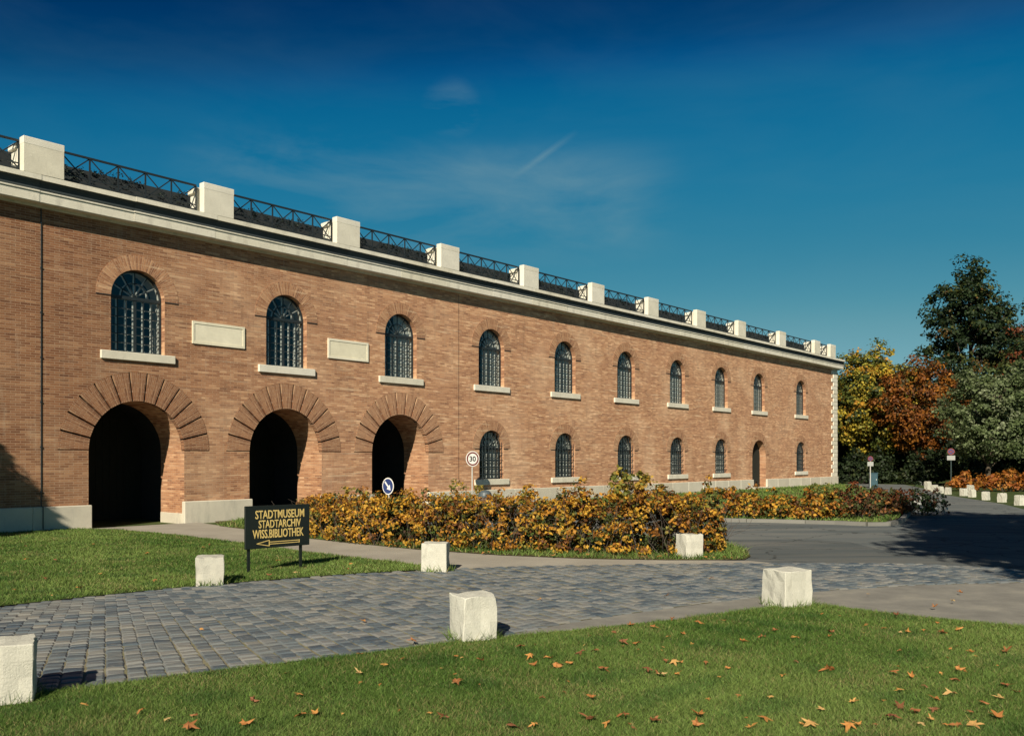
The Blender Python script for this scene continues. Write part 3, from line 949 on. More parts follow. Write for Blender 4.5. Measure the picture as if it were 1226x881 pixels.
# ---- quoins at the far corner
z = 0.68; k = 0
while z < 9.0:
    h = 0.305; ww = 1.15 if k % 2 == 0 else 0.8
    q = MB(); q.box(END - ww, END + 0.05, -0.055 + rngp.uniform(-.008, .008), 0.9 if k % 2 else 0.6, z + 0.008, min(9.0, z + h) - 0.008)
    q.build('quoin', M['lime'], fort, bevel=0.018)
    z += h; k += 1

# ---- cornice, cut in blocks
PROF = [(0.02, 9.00), (-0.08, 9.00), (-0.08, 9.06), (-0.36, 9.06), (-0.38, 9.08), (-0.38, 9.34), (-0.41, 9.345), (-0.41, 9.385), (-0.14, 9.39), (-0.12, 9.47), (0.05, 9.62),
        (-0.50, 9.641), (-0.52, 9.645), (-0.52, 9.78), (0.6, 9.80), (0.6, 9.0)]
# dark blue-grey band filling the hollow between fascia and coping
BAND_PROF = [(-0.13, 9.393), (-0.36, 9.393), (-0.385, 9.42), (-0.39, 9.50), (-0.42, 9.57), (-0.47, 9.62), (-0.49, 9.636), (-0.13, 9.612)]
def profile_mesh(name, prof, ln):
    mb = MB(); a = [(0.003, y, z) for y, z in prof]; b = [(ln - 0.003, y, z) for y, z in prof]
    for q in range(len(prof)):
        j = (q + 1) % len(prof)
        mb.poly([a[q], a[j], b[j], b[q]])
    mb.poly(a[::-1]); mb.poly(b)
    me = mb.mesh(name)
    bm = bmesh.new(); bm.from_mesh(me); bmesh.ops.recalc_face_normals(bm, faces=bm.faces); bm.to_mesh(me); bm.free()
    return me
L = 2.681; s = START
cme = {}; gme = {}
while s < END + 0.3:
    e = min(s + L, END + 0.4)
    key = round(e - s, 3)
    if key not in cme:
        cme[key] = profile_mesh('cornice_block', PROF, e - s); gme[key] = profile_mesh('cornice_band', BAND_PROF, e - s)
    link('cornice_block', cme[key], M['lime'], fort, (s, rngp.uniform(-.006, .006), rngp.uniform(-.005, .005)))
    link('cornice_band', gme[key], M['dark_band'], fort, (s, 0, 0))
    s = e
ret = MB(); ret.box(END + 0.02, END + 0.38, 0.61, DEPTH, 9.06, 9.34); ret.box(END - 0.5, END + 0.395, 0.61, DEPTH, 9.345, 9.78)
ret.build('cornice_return', M['lime'], fort)

# ---- parapet piers
PR = [22.81, 28.07] + [33.33, 38.68, 43.94, 49.23, 54.48, 59.76, 64.97, 70.31, 75.59, 81.73, 87.84, 90.90]
PIERS = [p for p in PR if p > START]
proto = None
for p in PIERS:
    if proto is None:
        W = 1.08
        mb = MB(); mb.box(-W, 0, -0.523, -0.27, 9.775, 10.72)
        proto = mb.build('parapet_pier', M['lime'], fort, bevel=0.015)
        b1 = MB(); b1.box(-W - 0.003, 0.003, -0.527, -0.262, 10.54, 10.745); b1.build('cap_slab', M['lime'], proto, bevel=0.012)
        b2 = MB(); b2.box(-W + 0.10, -0.10, -0.268, -0.17, 9.78, 10.66); b2.build('neck', M['lime'], proto)
        b3 = MB(); b3.box(-W - 0.02, 0.02, -0.169, 0.25, 9.79, 10.64); b3.build('back_block', M['lime'], proto, bevel=0.015)
        b4 = MB(); b4.box(-W - 0.10, 0.10, -0.16, 0.28, 10.44, 10.60); b4.build('back_cap', M['lime'], proto, bevel=0.02)
        b5 = MB(); b5.box(-W - 0.10, 0.10, -0.16, 0.28, 9.785, 9.93); b5.build('back_base', M['lime'], proto, bevel=0.02)
        proto.location = (p, 0, 0)
    else:
        copy_tree(proto, fort, (p, 0, 0))

# ---- railing between the piers
YR = -0.22
rproto = None
for a, b in zip(PIERS[:-1], PIERS[1:]):
    L = b - 1.08 - a
    if L < 0.25: continue
    n = 5 if L > 2.5 else max(1, round(L / 0.8))
    if rproto is None or abs(L - rproto[1]) > 0.12:
        z0, z1 = 9.90, 10.66
        tr_ = MB(); tr_.bar((0, YR, z1), (L, YR, z1), 0.055, 0.05); rl = tr_.build('railing', M['railing'], fort)
        bt = MB(); bt.bar((0, YR, z0), (L, YR, z0), 0.045, 0.04); bt.build('bottom_rail', M['railing'], rl)
        bt = MB(); bt.bar((0, YR, z0 + 0.15), (L, YR, z0 + 0.15), 0.03, 0.03); bt.build('lower_rail', M['railing'], rl)
        for k in range(n + 1):
            x = L * k / n
            ps = MB(); ps.box(x - 0.02, x + 0.02, YR - 0.018, YR + 0.018, 9.775, z1 - 0.03); ps.build('post', M['railing'], rl)
        for k in range(n):
            x0, x1 = L * k / n + 0.02, L * (k + 1) / n - 0.02
            for (p, q, dy) in (((x0, z1 - .03), (x1, z0 + .02), -.012), ((x0, z0 + .02), (x1, z1 - .03), .012)):
                br_ = MB(); br_.bar((p[0], YR + dy, p[1]), (q[0], YR + dy, q[1]), 0.034, 0.014); br_.build('brace', M['railing'], rl)
        rl.location = (a, 0, 0)
        rproto = (rl, L)
    else:
        copy_tree(rproto[0], fort, (a, 0, 0))

# ---- low roof behind the parapet
rf = MB()
for (y0, z0), (y1, z1) in (((0.62, 9.79), (1.0, 10.68)), ((1.0, 10.68), (2.2, 10.9)), ((2.2, 10.9), (8.0, 11.2)), ((8.0, 11.2), (15.9, 9.6))):
    rf.poly([(START, y0, z0), (END - 0.4, y0, z0), (END - 0.4, y1, z1), (START, y1, z1)])
rf.poly([(END - 0.4, y, z) for y, z in ((0.62, 9.79), (15.9, 9.5), (15.9, 9.6), (8.0, 11.2), (2.2, 10.9), (1.0, 10.68))])
rf.build('roof', M['roof'], fort)

# ---- blank stone plaques between the first windows
for c in (S0 + BAY / 2 + 0.03, S0 + 1.5 * BAY + 0.03):
    pl = MB(); pl.box(-0.88, 0.88, -0.03, 0.03, 5.74, 6.36); po = pl.build('stone_plaque', M['plaque'], fort, (c, 0, 0))
    fr_ = MB()
    fr_.box(-0.95, 0.95, -0.045, 0.0, 6.33, 6.41); fr_.box(-0.95, 0.95, -0.045, 0.0, 5.69, 5.77)
    fr_.box(-0.95, -0.88, -0.045, 0.0, 5.77, 6.33); fr_.box(0.88, 0.95, -0.045, 0.0, 5.77, 6.33)
    fr_.build('plaque_frame', M['plaque'], po)

# ---- lightning conductor and a movement joint
cb = MB(); cb.tube((0, -0.016, 0.68), (0, -0.016, 9.03), 0.014, n=6); cb.tube((0, -0.145, 0.05), (0, -0.145, 0.70), 0.014, n=6); cb.tube((0, -0.016, 0.69), (0, -0.145, 0.69), 0.014, n=6)
co = cb.build('lightning_conductor', M['iron'], fort, (32.91, 0, 0))
for k in range(7):
    z = 1.1 + 1.25 * k
    q = MB(); q.box(-0.024, 0.024, -0.034, 0.0, z - 0.02, z + 0.02); q.build('bracket', M['iron'], co)
mj = MB(); mj.box(-0.010, 0.010, -0.003, 0.02, 0.69, 8.98)
mj.build('movement_joint', M['dark_joint'], fort, (49.73, 0, 0))

# ------------------------------------------------------------------ stone blocks
def stone_block(x, y, wd, dp, h, rz, label, group, seed):
    rr = random.Random(seed)
    bm = bmesh.new()
    bmesh.ops.create_cube(bm, size=1.0)
    bmesh.ops.subdivide_edges(bm, edges=bm.edges, cuts=3, use_grid_fill=True)
    for v in bm.verts:
        v.co.x *= wd; v.co.y *= dp; v.co.z = (v.co.z + 0.5) * (h + 0.08) - 0.08
        if v.co.z > h - 0.01: v.co.z += rr.uniform(-0.016, 0.008)
        v.co.x += rr.uniform(-0.009, 0.009); v.co.y += rr.uniform(-0.009, 0.009)
    cs = [v for v in bm.verts if len(v.link_edges) == 3 and v.co.z > h - 0.05]
    for v in rr.sample(cs, 2):
        v.co.x *= 1 - rr.uniform(0.03, 0.12); v.co.y *= 1 - rr.uniform(0.03, 0.12); v.co.z -= rr.uniform(0.0, 0.03)
    eds = [e for e in bm.edges if len(e.link_faces) == 2 and e.calc_face_angle(0) > 0.9]
    bmesh.ops.bevel(bm, geom=eds, offset=0.009, segments=1, affect='EDGES', profile=0.5)
    me = bpy.data.meshes.new('stone_block'); bm.to_mesh(me); bm.free()
    for p in me.polygons: p.use_smooth = False
    o = link('stone_block', me, M['white_stone'], None, (x, y, 0.02), (0, 0, rz))
    return tag(o, label, 'stone block', group)
def from_corner(cx, cy, a, rz):
    return (cx + a / 2 * math.cos(rz) - a / 2 * math.sin(rz), cy + a / 2 * math.sin(rz) + a / 2 * math.cos(rz))
G1 = 'white stone blocks lining the lane'
BLOCKS = []
def blk(x, y, a, h, rz, label, grp=G1):
    stone_block(x, y, a, a, h, rz, label, grp, len(BLOCKS) + 11); BLOCKS.append((x, y, a))
blk(-4.20, 7.44, 0.44, 0.49, R(24), 'weathered white stone block cut off by the left edge of the picture')
blk(-4.82, 14.32, 0.42, 0.45, R(19), 'white stone block on the left lawn just left of the museum sign')
blk(-1.37, 16.12, 0.45, 0.50, R(-4), 'white stone block at the pointed tip of the left lawn')
x_, y_ = from_corner(-0.525, 9.73, 0.40, R(25.6)); blk(x_, y_, 0.41, 0.49, R(25.6), 'white stone block at the lower centre, on the edge of the foreground lawn')
x_, y_ = from_corner(3.50, 18.0, 0.39, R(22)); blk(x_, y_, 0.40, 0.47, R(22), 'greyish white stone block in front of the right end of the orange hedge')
x_, y_ = from_corner(3.64, 11.95, 0.46, R(25)); blk(x_, y_, 0.47, 0.49, R(25), 'large stained white stone block at the far corner of the foreground lawn')
G2 = 'white stone blocks along the far road'
FAR = [(22.5, 39.8, 0.44, 0.46, 'white stone block by the far road, nearest the right edge of the picture'),
       (23.3, 42.7, 0.42, 0.44, 'second white stone block from the right edge along the far road'),
       (23.75, 45.0, 0.40, 0.43, 'third white stone block from the right edge along the far road'),
       (24.8, 48.4, 0.40, 0.42, 'fourth white stone block from the right edge along the far road'),
       (25.25, 50.2, 0.42, 0.42, 'fifth white stone block from the right edge along the far road'),
       (25.35, 52.2, 0.40, 0.42, 'white stone block just left of the dark sign post by the far road'),
       (25.75, 54.0, 0.42, 0.42, 'second white stone block left of the dark sign post by the far road'),
       (26.9, 57.2, 0.44, 0.42, 'farthest left white stone block along the far road'),
       (28.6, 56.0, 0.45, 0.45, 'white stone block standing behind the row, right of the dark sign post'),
       (27.6, 59.6, 0.45, 0.60, 'white stone block standing behind the row, left of the dark sign post')]
for x, y, a, h, lb in FAR: blk(x, y, a * 0.72, h * 0.88, R(20 + 7 * (len(BLOCKS) % 3)), lb, G2)

# ------------------------------------------------------------------ lettering
def text_mesh(name, body, x0, x1, z0, z1, y, mat, parent, thick=0.0, shear=0.0):
    cu = bpy.data.curves.new(name, 'FONT')
    cu.body = body; cu.offset = thick; cu.shear = shear; cu.resolution_u = 3; cu.extrude = 0.02
    tmp = bpy.data.objects.new(name, cu); C.objects.link(tmp)
    dg = bpy.context.evaluated_depsgraph_get()
    me = bpy.data.meshes.new_from_object(tmp.evaluated_get(dg))
    C.objects.unlink(tmp); bpy.data.objects.remove(tmp); bpy.data.curves.remove(cu)
    co = np.empty(len(me.vertices) * 3, np.float32); me.vertices.foreach_get('co', co); co = co.reshape(-1, 3)
    mn, mx_ = co.min(0), co.max(0)
    q = np.empty_like(co)
    q[:, 0] = x0 + (co[:, 0] - mn[0]) / (mx_[0] - mn[0]) * (x1 - x0)
    q[:, 2] = z0 + (co[:, 1] - mn[1]) / (mx_[1] - mn[1]) * (z1 - z0)
    q[:, 1] = y - (co[:, 2] - mn[2]) / max(1e-6, mx_[2] - mn[2]) * 0.005
    me.vertices.foreach_set('co', q.ravel()); me.name = name
    me.materials.clear()
    return link(name, me, mat, parent)

# ------------------------------------------------------------------ museum direction sign
M['sign_black'] = mat_plain('black_green_sign_board', (0.008, 0.012, 0.010), 0.45)
M['gold'] = mat_plain('gold_lettering', (0.62, 0.46, 0.16), 0.45, var=0.1)
sg = empty('museum_sign', (-4.63, 15.55, 0), R(46), 'black sign board on two posts with gold lettering STADTMUSEUM STADTARCHIV', 'sign')
WS, Z0, Z1 = 1.30, 0.44, 1.19
mb = MB(); mb.box(0, WS, -0.018, 0.018, Z0, Z1); mb.build('board', M['sign_black'], sg, bevel=0.005)
for x in (0.095, 1.145):
    mb = MB(); mb.box(x - 0.022, x + 0.022, 0.02, 0.06, -0.15, Z1 - 0.03); mb.build('post', M['sign_black'], sg)
fz = lambda f: Z1 - f * (Z1 - Z0)
text_mesh('lettering', 'STADTMUSEUM', 0.15 * WS, 0.91 * WS, fz(0.31), fz(0.11), -0.019, M['gold'], sg, 0.012)
text_mesh('lettering', 'STADTARCHIV', 0.20 * WS, 0.855 * WS, fz(0.53), fz(0.34), -0.019, M['gold'], sg, 0.012)
text_mesh('lettering', 'WISS.BIBLIOTHEK', 0.11 * WS, 0.90 * WS, fz(0.765), fz(0.56), -0.019, M['gold'], sg, 0.012)
ar = MB(); ya = -0.021; za = fz(0.885)
for p, q, wd in (((0.36, za + 0.018), (0.83, za + 0.018), 0.012), ((0.36, za - 0.018), (0.83, za - 0.018), 0.012), ((0.83, za + 0.03), (0.83, za - 0.03), 0.012),
                 ((0.36, za + 0.055), (0.36, za - 0.055), 0.014), ((0.17, za), (0.36, za + 0.05), 0.012), ((0.17, za), (0.36, za - 0.05), 0.012)):
    ar.bar((p[0] * WS, ya, p[1]), (q[0] * WS, ya, q[1]), wd, 0.006)
ar.build('arrow', M['gold'], sg)

# ------------------------------------------------------------------ traffic signs
M['sign_white'] = mat_plain('sign_white', (0.80, 0.79, 0.74), 0.4, var=0.04)
M['sign_red'] = mat_plain('sign_red', (0.17, 0.03, 0.025), 0.4, var=0.08)  # red darkened for the shade over the far signs
M['sign_blue'] = mat_plain('sign_blue', (0.02, 0.045, 0.16), 0.35, var=0.08)
M['plate_shaded'] = mat_plain('shaded_white_plate', (0.30, 0.31, 0.29), 0.6, var=0.05)  # white plate toned down to grey for the shade it stands in
M['sign_ink'] = mat_plain('sign_ink', (0.02, 0.02, 0.02), 0.5)
M['pole_grey'] = mat_plain('galvanised_pole', (0.50, 0.49, 0.45), 0.5, metal=0.2)
M['pole_dark'] = mat_plain('dark_pole', (0.03, 0.05, 0.05), 0.6)
def disc(mb, r, y0, y1, zc, n=32, ri=0.0):
    O = [(r * math.cos(2 * math.pi * k / n), zc + r * math.sin(2 * math.pi * k / n)) for k in range(n)]
    if ri <= 0:
        mb.prism(O, y0, y1)
    else:
        I = [(ri * math.cos(2 * math.pi * k / n), zc + ri * math.sin(2 * math.pi * k / n)) for k in range(n)]
        for k in range(n):
            j = (k + 1) % n
            for A, B, ya_, yb_ in ((O, O, y0, y1), (I, I, y1, y0)):
                mb.poly([(A[k][0], ya_, A[k][1]), (A[j][0], ya_, A[j][1]), (A[j][0], yb_, A[j][1]), (A[k][0], yb_, A[k][1])])
            mb.poly([(O[k][0], y0, O[k][1]), (O[j][0], y0, O[j][1]), (I[j][0], y0, I[j][1]), (I[k][0], y0, I[k][1])])
# speed limit
sp = empty('speed_limit_sign', (-1.64, 37.3, 0), R(32), 'round white 30 speed limit sign with red ring beside the brick wall', 'road sign')
mb = MB(); mb.tube((0, 0.03, -0.1), (0, 0.03, 2.2), 0.03, n=10); mb.build('pole', M['pole_grey'], sp)
mb = MB(); disc(mb, 0.32, -0.012, 0.0, 2.03); mb.build('plate', M['sign_white'], sp)
mb = MB(); disc(mb, 0.285, -0.017, -0.0125, 2.03, ri=0.225); mb.build('red_ring', M['sign_red'], sp)
text_mesh('digits', '30', -0.15, 0.15, 1.92, 2.14, -0.013, M['sign_ink'], sp, 0.02)
# keep right
kp = empty('keep_right_sign', (-4.55, 33.0, 0), R(-41), 'round blue sign with white diagonal arrow in front of the third gateway', 'road sign')
mb = MB(); mb.tube((0, 0.03, -0.1), (0, 0.03, 1.25), 0.03, n=10); mb.build('pole', M['pole_grey'], kp)
mb = MB(); disc(mb, 0.31, -0.012, 0.0, 1.02); mb.build('plate', M['sign_white'], kp)
mb = MB(); disc(mb, 0.275, -0.0165, -0.0125, 1.02); mb.build('blue_face', M['sign_blue'], kp)
mb = MB()
mb.bar((-0.165, -0.018, 1.02 + 0.165), (0.06, -0.018, 1.02 - 0.06), 0.06, 0.004)
c_, s_ = math.cos(R(-45)), math.sin(R(-45))
tri = [(0.21, 0.0), (0.03, 0.115), (0.03, -0.115)]
mb.prism([(x * c_ - z * s_, 1.02 + x * s_ + z * c_) for x, z in tri], -0.021, -0.017)
mb.build('arrow', M['sign_white'], kp)
# two no-stopping signs by the far road
def no_stopping(name, x, y, rz, zc, r, pole, label):
    t = empty(name, (x, y, 0), rz, label, 'road sign', 'no-stopping signs by the far road')
    mb = MB(); mb.tube((0, 0.03, -0.1), (0, 0.03, zc + 0.1), 0.035, n=10); mb.build('pole', pole, t)
    mb = MB(); disc(mb, r, -0.012, 0.0, zc); mb.build('plate', M['sign_red'], t)
    mb = MB(); disc(mb, r * 0.72, -0.016, -0.0125, zc); mb.build('blue_face', M['sign_blue'], t)
    mb = MB(); mb.bar((-r * 0.5, -0.019, zc + r * 0.5), (r * 0.5, -0.019, zc - r * 0.5), r * 0.24, 0.004); mb.bar((-r * 0.5, -0.0235, zc - r * 0.5), (r * 0.5, -0.0235, zc + r * 0.5), r * 0.24, 0.004)
    mb.build('red_cross', M['sign_red'], t)
    mb = MB(); mb.box(-r * 1.1, r * 1.1, -0.012, 0.0, zc - r - 0.34, zc - r - 0.04); mb.build('extra_plate', M['plate_shaded'], t)
no_stopping('no_stopping_sign', 25.15, 63.0, R(-12), 2.06, 0.18, M['pole_grey'], 'small round red sign with white plate on a pale pole beyond the building corner')
no_stopping('no_stopping_sign', 28.95, 59.2, R(-20), 2.52, 0.22, M['pole_dark'], 'small round red sign with white plate on a dark pole under the trees')

# ------------------------------------------------------------------ litter bin behind the hedge, blue cabinet by the road
def lathe(prof, n=20):
    mb = MB()
    for (r0, z0), (r1, z1) in zip(prof[:-1], prof[1:]):
        for k in range(n):
            a0, a1 = 2 * math.pi * k / n, 2 * math.pi * (k + 1) / n
            mb.poly([(r0 * math.cos(a0), r0 * math.sin(a0), z0), (r0 * math.cos(a1), r0 * math.sin(a1), z0), (r1 * math.cos(a1), r1 * math.sin(a1), z1), (r1 * math.cos(a0), r1 * math.sin(a0), z1)])
    return mb
M['bin_grey'] = mat_plain('blue_grey_bin', (0.07, 0.09, 0.10), 0.5)
M['bin_brown'] = mat_plain('brown_bin_band', (0.14, 0.09, 0.06), 0.6)
lb = empty('litter_bin', (-0.9, 30.0, 0), 0, 'small blue-grey litter bin with domed lid peeping over the hedge', 'bin')
lathe([(0.0, 0.0), (0.17, 0.0), (0.19, 0.05), (0.21, 0.72), (0.20, 0.74)]).build('body', M['bin_brown'], lb, smooth=True)
lathe([(0.195, 0.73), (0.235, 0.74), (0.235, 0.80), (0.20, 0.90), (0.12, 0.965), (0.0, 0.985)]).build('lid', M['bin_grey'], lb, smooth=True)
M['teal'] = mat_plain('teal_painted_metal', (0.012, 0.055, 0.075), 0.6)
cb_ = empty('utility_cabinet', (25.95, 64.5, 0), R(-15), 'teal blue metal cabinet beside the pale sign pole at the building corner', 'cabinet')
mb = MB(); mb.box(-0.28, 0.28, -0.2, 0.2, -0.05, 1.0); mb.build('body', M['teal'], cb_, bevel=0.015)
mb = MB(); mb.box(-0.31, 0.31, -0.23, 0.23, 1.005, 1.06); mb.build('roof', M['teal'], cb_, bevel=0.01)
mb = MB(); mb.box(-0.24, 0.24, -0.215, -0.203, 0.10, 0.94); do_ = mb.build('door', M['teal'], cb_)
mb = MB(); mb.box(0.17, 0.20, -0.235, -0.2155, 0.5, 0.62); mb.build('handle', M['pole_grey'], do_)

# ------------------------------------------------------------------ vegetation
def leaf_obj(name, parent, Cn, Nn, L, W, col, rs, fold=0.18, mat=None):
    """one mesh of folded leaves: centres, normals, lengths, widths, colours"""
    n = len(Cn)
    t = rs.normal(size=(n, 3)); t -= Nn * (t * Nn).sum(1, keepdims=True); t /= np.linalg.norm(t, axis=1, keepdims=True) + 1e-9
    b = np.cross(Nn, t)
    L = np.asarray(L).reshape(-1, 1); W = np.asarray(W).reshape(-1, 1)
    V = np.empty((n, 4, 3))
    V[:, 0] = Cn - t * L / 2
    V[:, 1] = Cn + b * W / 2 + Nn * W * fold
    V[:, 2] = Cn + t * L / 2
    V[:, 3] = Cn - b * W / 2 + Nn * W * fold
    me = bpy.data.meshes.new(name)
    me.vertices.add(n * 4); me.vertices.foreach_set('co', V.astype(np.float32).ravel())
    i = np.arange(n) * 4
    F = np.stack([i, i + 1, i + 2, i, i + 2, i + 3], 1).ravel()
    me.loops.add(n * 6); me.loops.foreach_set('vertex_index', F.astype(np.int32))
    me.polygons.add(n * 2); me.polygons.foreach_set('loop_start', (np.arange(n * 2) * 3).astype(np.int32))
    a = me.attributes.new('col', 'FLOAT_COLOR', 'POINT')
    cc = np.ones((n, 4, 4), np.float32); cc[:, :, :3] = np.clip(col, 0, 1)[:, None, :]
    a.data.foreach_set('color', cc.ravel())
    me.update(); me.validate()
    return link(name, me, mat or M['leaf'], parent)

def unit(v): return v / (np.linalg.norm(v, axis=1, keepdims=True) + 1e-9)
def pick(rs, pal, n):
    P = np.array([p[:3] for p in pal]); wt = np.array([p[3] for p in pal], float); wt /= wt.sum()
    return P[rs.choice(len(pal), n, p=wt)]

def clumps_to_leaves(rs, CC, radius, per, size, pal, centre, leafvar=0.22, updown=0.25):
    n = len(CC)
    cen = np.repeat(CC, per, 0)
    rad = np.repeat(np.broadcast_to(np.asarray(radius, float), (n,)), per)[:, None]
    off = unit(rs.normal(size=(n * per, 3))) * (rs.random((n * per, 1)) ** 0.5) * rad
    off[:, 2] *= 0.7
    P = cen + off
    base = pick(rs, pal, n)
    col = np.repeat(base, per, 0)
    alt = pick(rs, pal, n * per)
    m_ = rs.random(n * per) < 0.25
    col[m_] = alt[m_]
    col = col * (1 + leafvar * rs.normal(size=(n * per, 1)))
    col = np.clip(col, 0.004, 0.9)
    N = unit(unit(P - centre) * 0.6 + unit(off + 1e-6) * 0.5 + rs.normal(size=P.shape) * 0.55 + np.array([0, 0, updown]))
    L = size * rs.uniform(0.65, 1.3, len(P))
    return P, N, L, L * rs.uniform(0.55, 0.8, len(P)), col

def limb(mb, a, b, r0, r1, rs, n=6, seg=3, wob=0.08):
    a = Vector(a); b = Vector(b); L = (b - a).length
    prev = a; pr = r0
    for k in range(1, seg + 1):
        f = k / seg
        q = a.lerp(b, f)
        if k < seg: q = q + Vector(rs.normal(size=3)) * wob * L * 0.35 + Vector((0, 0, 0.05 * L * math.sin(f * math.pi)))
        r = r0 + (r1 - r0) * f
        mb.tube(prev, q, pr, r, n, caps=False)
        prev, pr = q, r

def tree(name, label, base, H, cz, rx, rz, ncl, per, leaf, pal, seed, tr=0.2, clr=0.7, taper=0.0, group=None, hollow=0.45, cat='tree', lean=(0, 0), ry=None):
    rs = np.random.default_rng(seed)
    root = empty(name, (base[0], base[1], 0), 0, label, cat, group)
    # clump centres in a lumpy ellipsoid
    D = unit(rs.normal(size=(ncl, 3)))
    ph = rs.uniform(0, 6.28, 6)
    lump = 1 + 0.10 * np.sin(3 * np.arctan2(D[:, 1], D[:, 0]) + ph[0]) + 0.07 * np.sin(4 * D[:, 2] + ph[1]) + 0.07 * np.sin(7 * D[:, 0] + ph[2]) * np.sin(6 * D[:, 2] + ph[3])
    rr = (hollow + (1 - hollow) * rs.random(ncl) ** 0.6) * lump
    CC = D * rr[:, None] * np.array([rx, ry or rx, rz])
    f = np.clip((CC[:, 2] / rz + 1) / 2, 0, 1)
    CC[:, :2] *= (1 - taper * f)[:, None] * (1 + 0.25 * taper)
    CC += np.array([lean[0], lean[1], cz])
    CC[:, 2] = np.maximum(CC[:, 2], 0.5)
    cen = np.array([lean[0], lean[1], cz])
    P, N, L, W, col = clumps_to_leaves(rs, CC, clr * rs.uniform(0.6, 1.25, ncl), per, leaf, pal, cen)
    P[:, 2] = np.maximum(P[:, 2], 0.12)
    leaf_obj('crown', root, P, N, L, W, col, rs)
    mb = MB()
    top = Vector((lean[0], lean[1], cz + rz * 0.55))
    limb(mb, (0, 0, -0.2), top, tr, tr * 0.22, rs, n=9, seg=6, wob=0.03)
    for k in rs.choice(ncl, min(ncl, 34), replace=False):
        tgt = CC[k]
        hz = max(H * 0.16, min(cz + rz * 0.3, tgt[2] - abs(rs.normal()) * rz * 0.4 - 0.3))
        fz_ = hz / max(0.1, top.z)
        st_ = Vector((lean[0] * fz_, lean[1] * fz_, hz))
        limb(mb, st_, tgt, tr * 0.30, tr * 0.06, rs, n=5, seg=3, wob=0.12)
    mb.build('trunk', M['bark'], root, smooth=True)
    return root

def shrub(name, label, x, y, rx, ry, h, ncl, per, leaf, pal, seed, group=None, clr=0.2, low=0.12):
    rs = np.random.default_rng(seed)
    root = empty(name, (x, y, 0), 0, label, 'shrub', group)
    D = unit(rs.normal(size=(ncl, 3))); D[:, 2] = np.abs(D[:, 2]) * 1.0
    lump = 1 + 0.16 * np.sin(3 * np.arctan2(D[:, 1], D[:, 0]) + rs.uniform(0, 6)) + 0.14 * np.sin(8 * D[:, 0] + rs.uniform(0, 6))
    rr = (0.4 + 0.6 * rs.random(ncl) ** 0.5) * lump
    CC = D * rr[:, None] * np.array([rx, ry, h - low - clr * 0.4]); CC[:, 2] += low + clr * 0.3
    P, N, L, W, col = clumps_to_leaves(rs, CC, clr * rs.uniform(0.7, 1.2, ncl), per, leaf, pal, np.array([0, 0, h * 0.3]))
    P[:, 2] = np.maximum(P[:, 2], 0.06)
    leaf_obj('foliage', root, P, N, L, W, col, rs)
    mb = MB()
    for k in rs.choice(ncl, min(ncl, 40), replace=False):
        t_ = CC[k]; b_ = (t_[0] * 0.35, t_[1] * 0.35, -0.05)
        limb(mb, b_, t_, 0.012, 0.004, rs, n=4, seg=2, wob=0.12)
    mb.build('stems', M['twig'], root)
    return root

AUT = [(0.50, 0.285, 0.036, 4.0), (0.43, 0.20, 0.028, 3), (0.27, 0.11, 0.02, 1.8), (0.13, 0.055, 0.02, 1.8), (0.20, 0.17, 0.03, 2.0), (0.06, 0.075, 0.02, 2.2)]
AUTG = [(0.42, 0.22, 0.03, 2), (0.36, 0.14, 0.025, 1.5), (0.10, 0.12, 0.03, 3), (0.20, 0.19, 0.04, 2), (0.20, 0.07, 0.02, 1)]
AUTR = [(0.20, 0.06, 0.025, 1.6), (0.28, 0.12, 0.03, 1.5), (0.06, 0.07, 0.022, 4), (0.10, 0.05, 0.02, 2)]

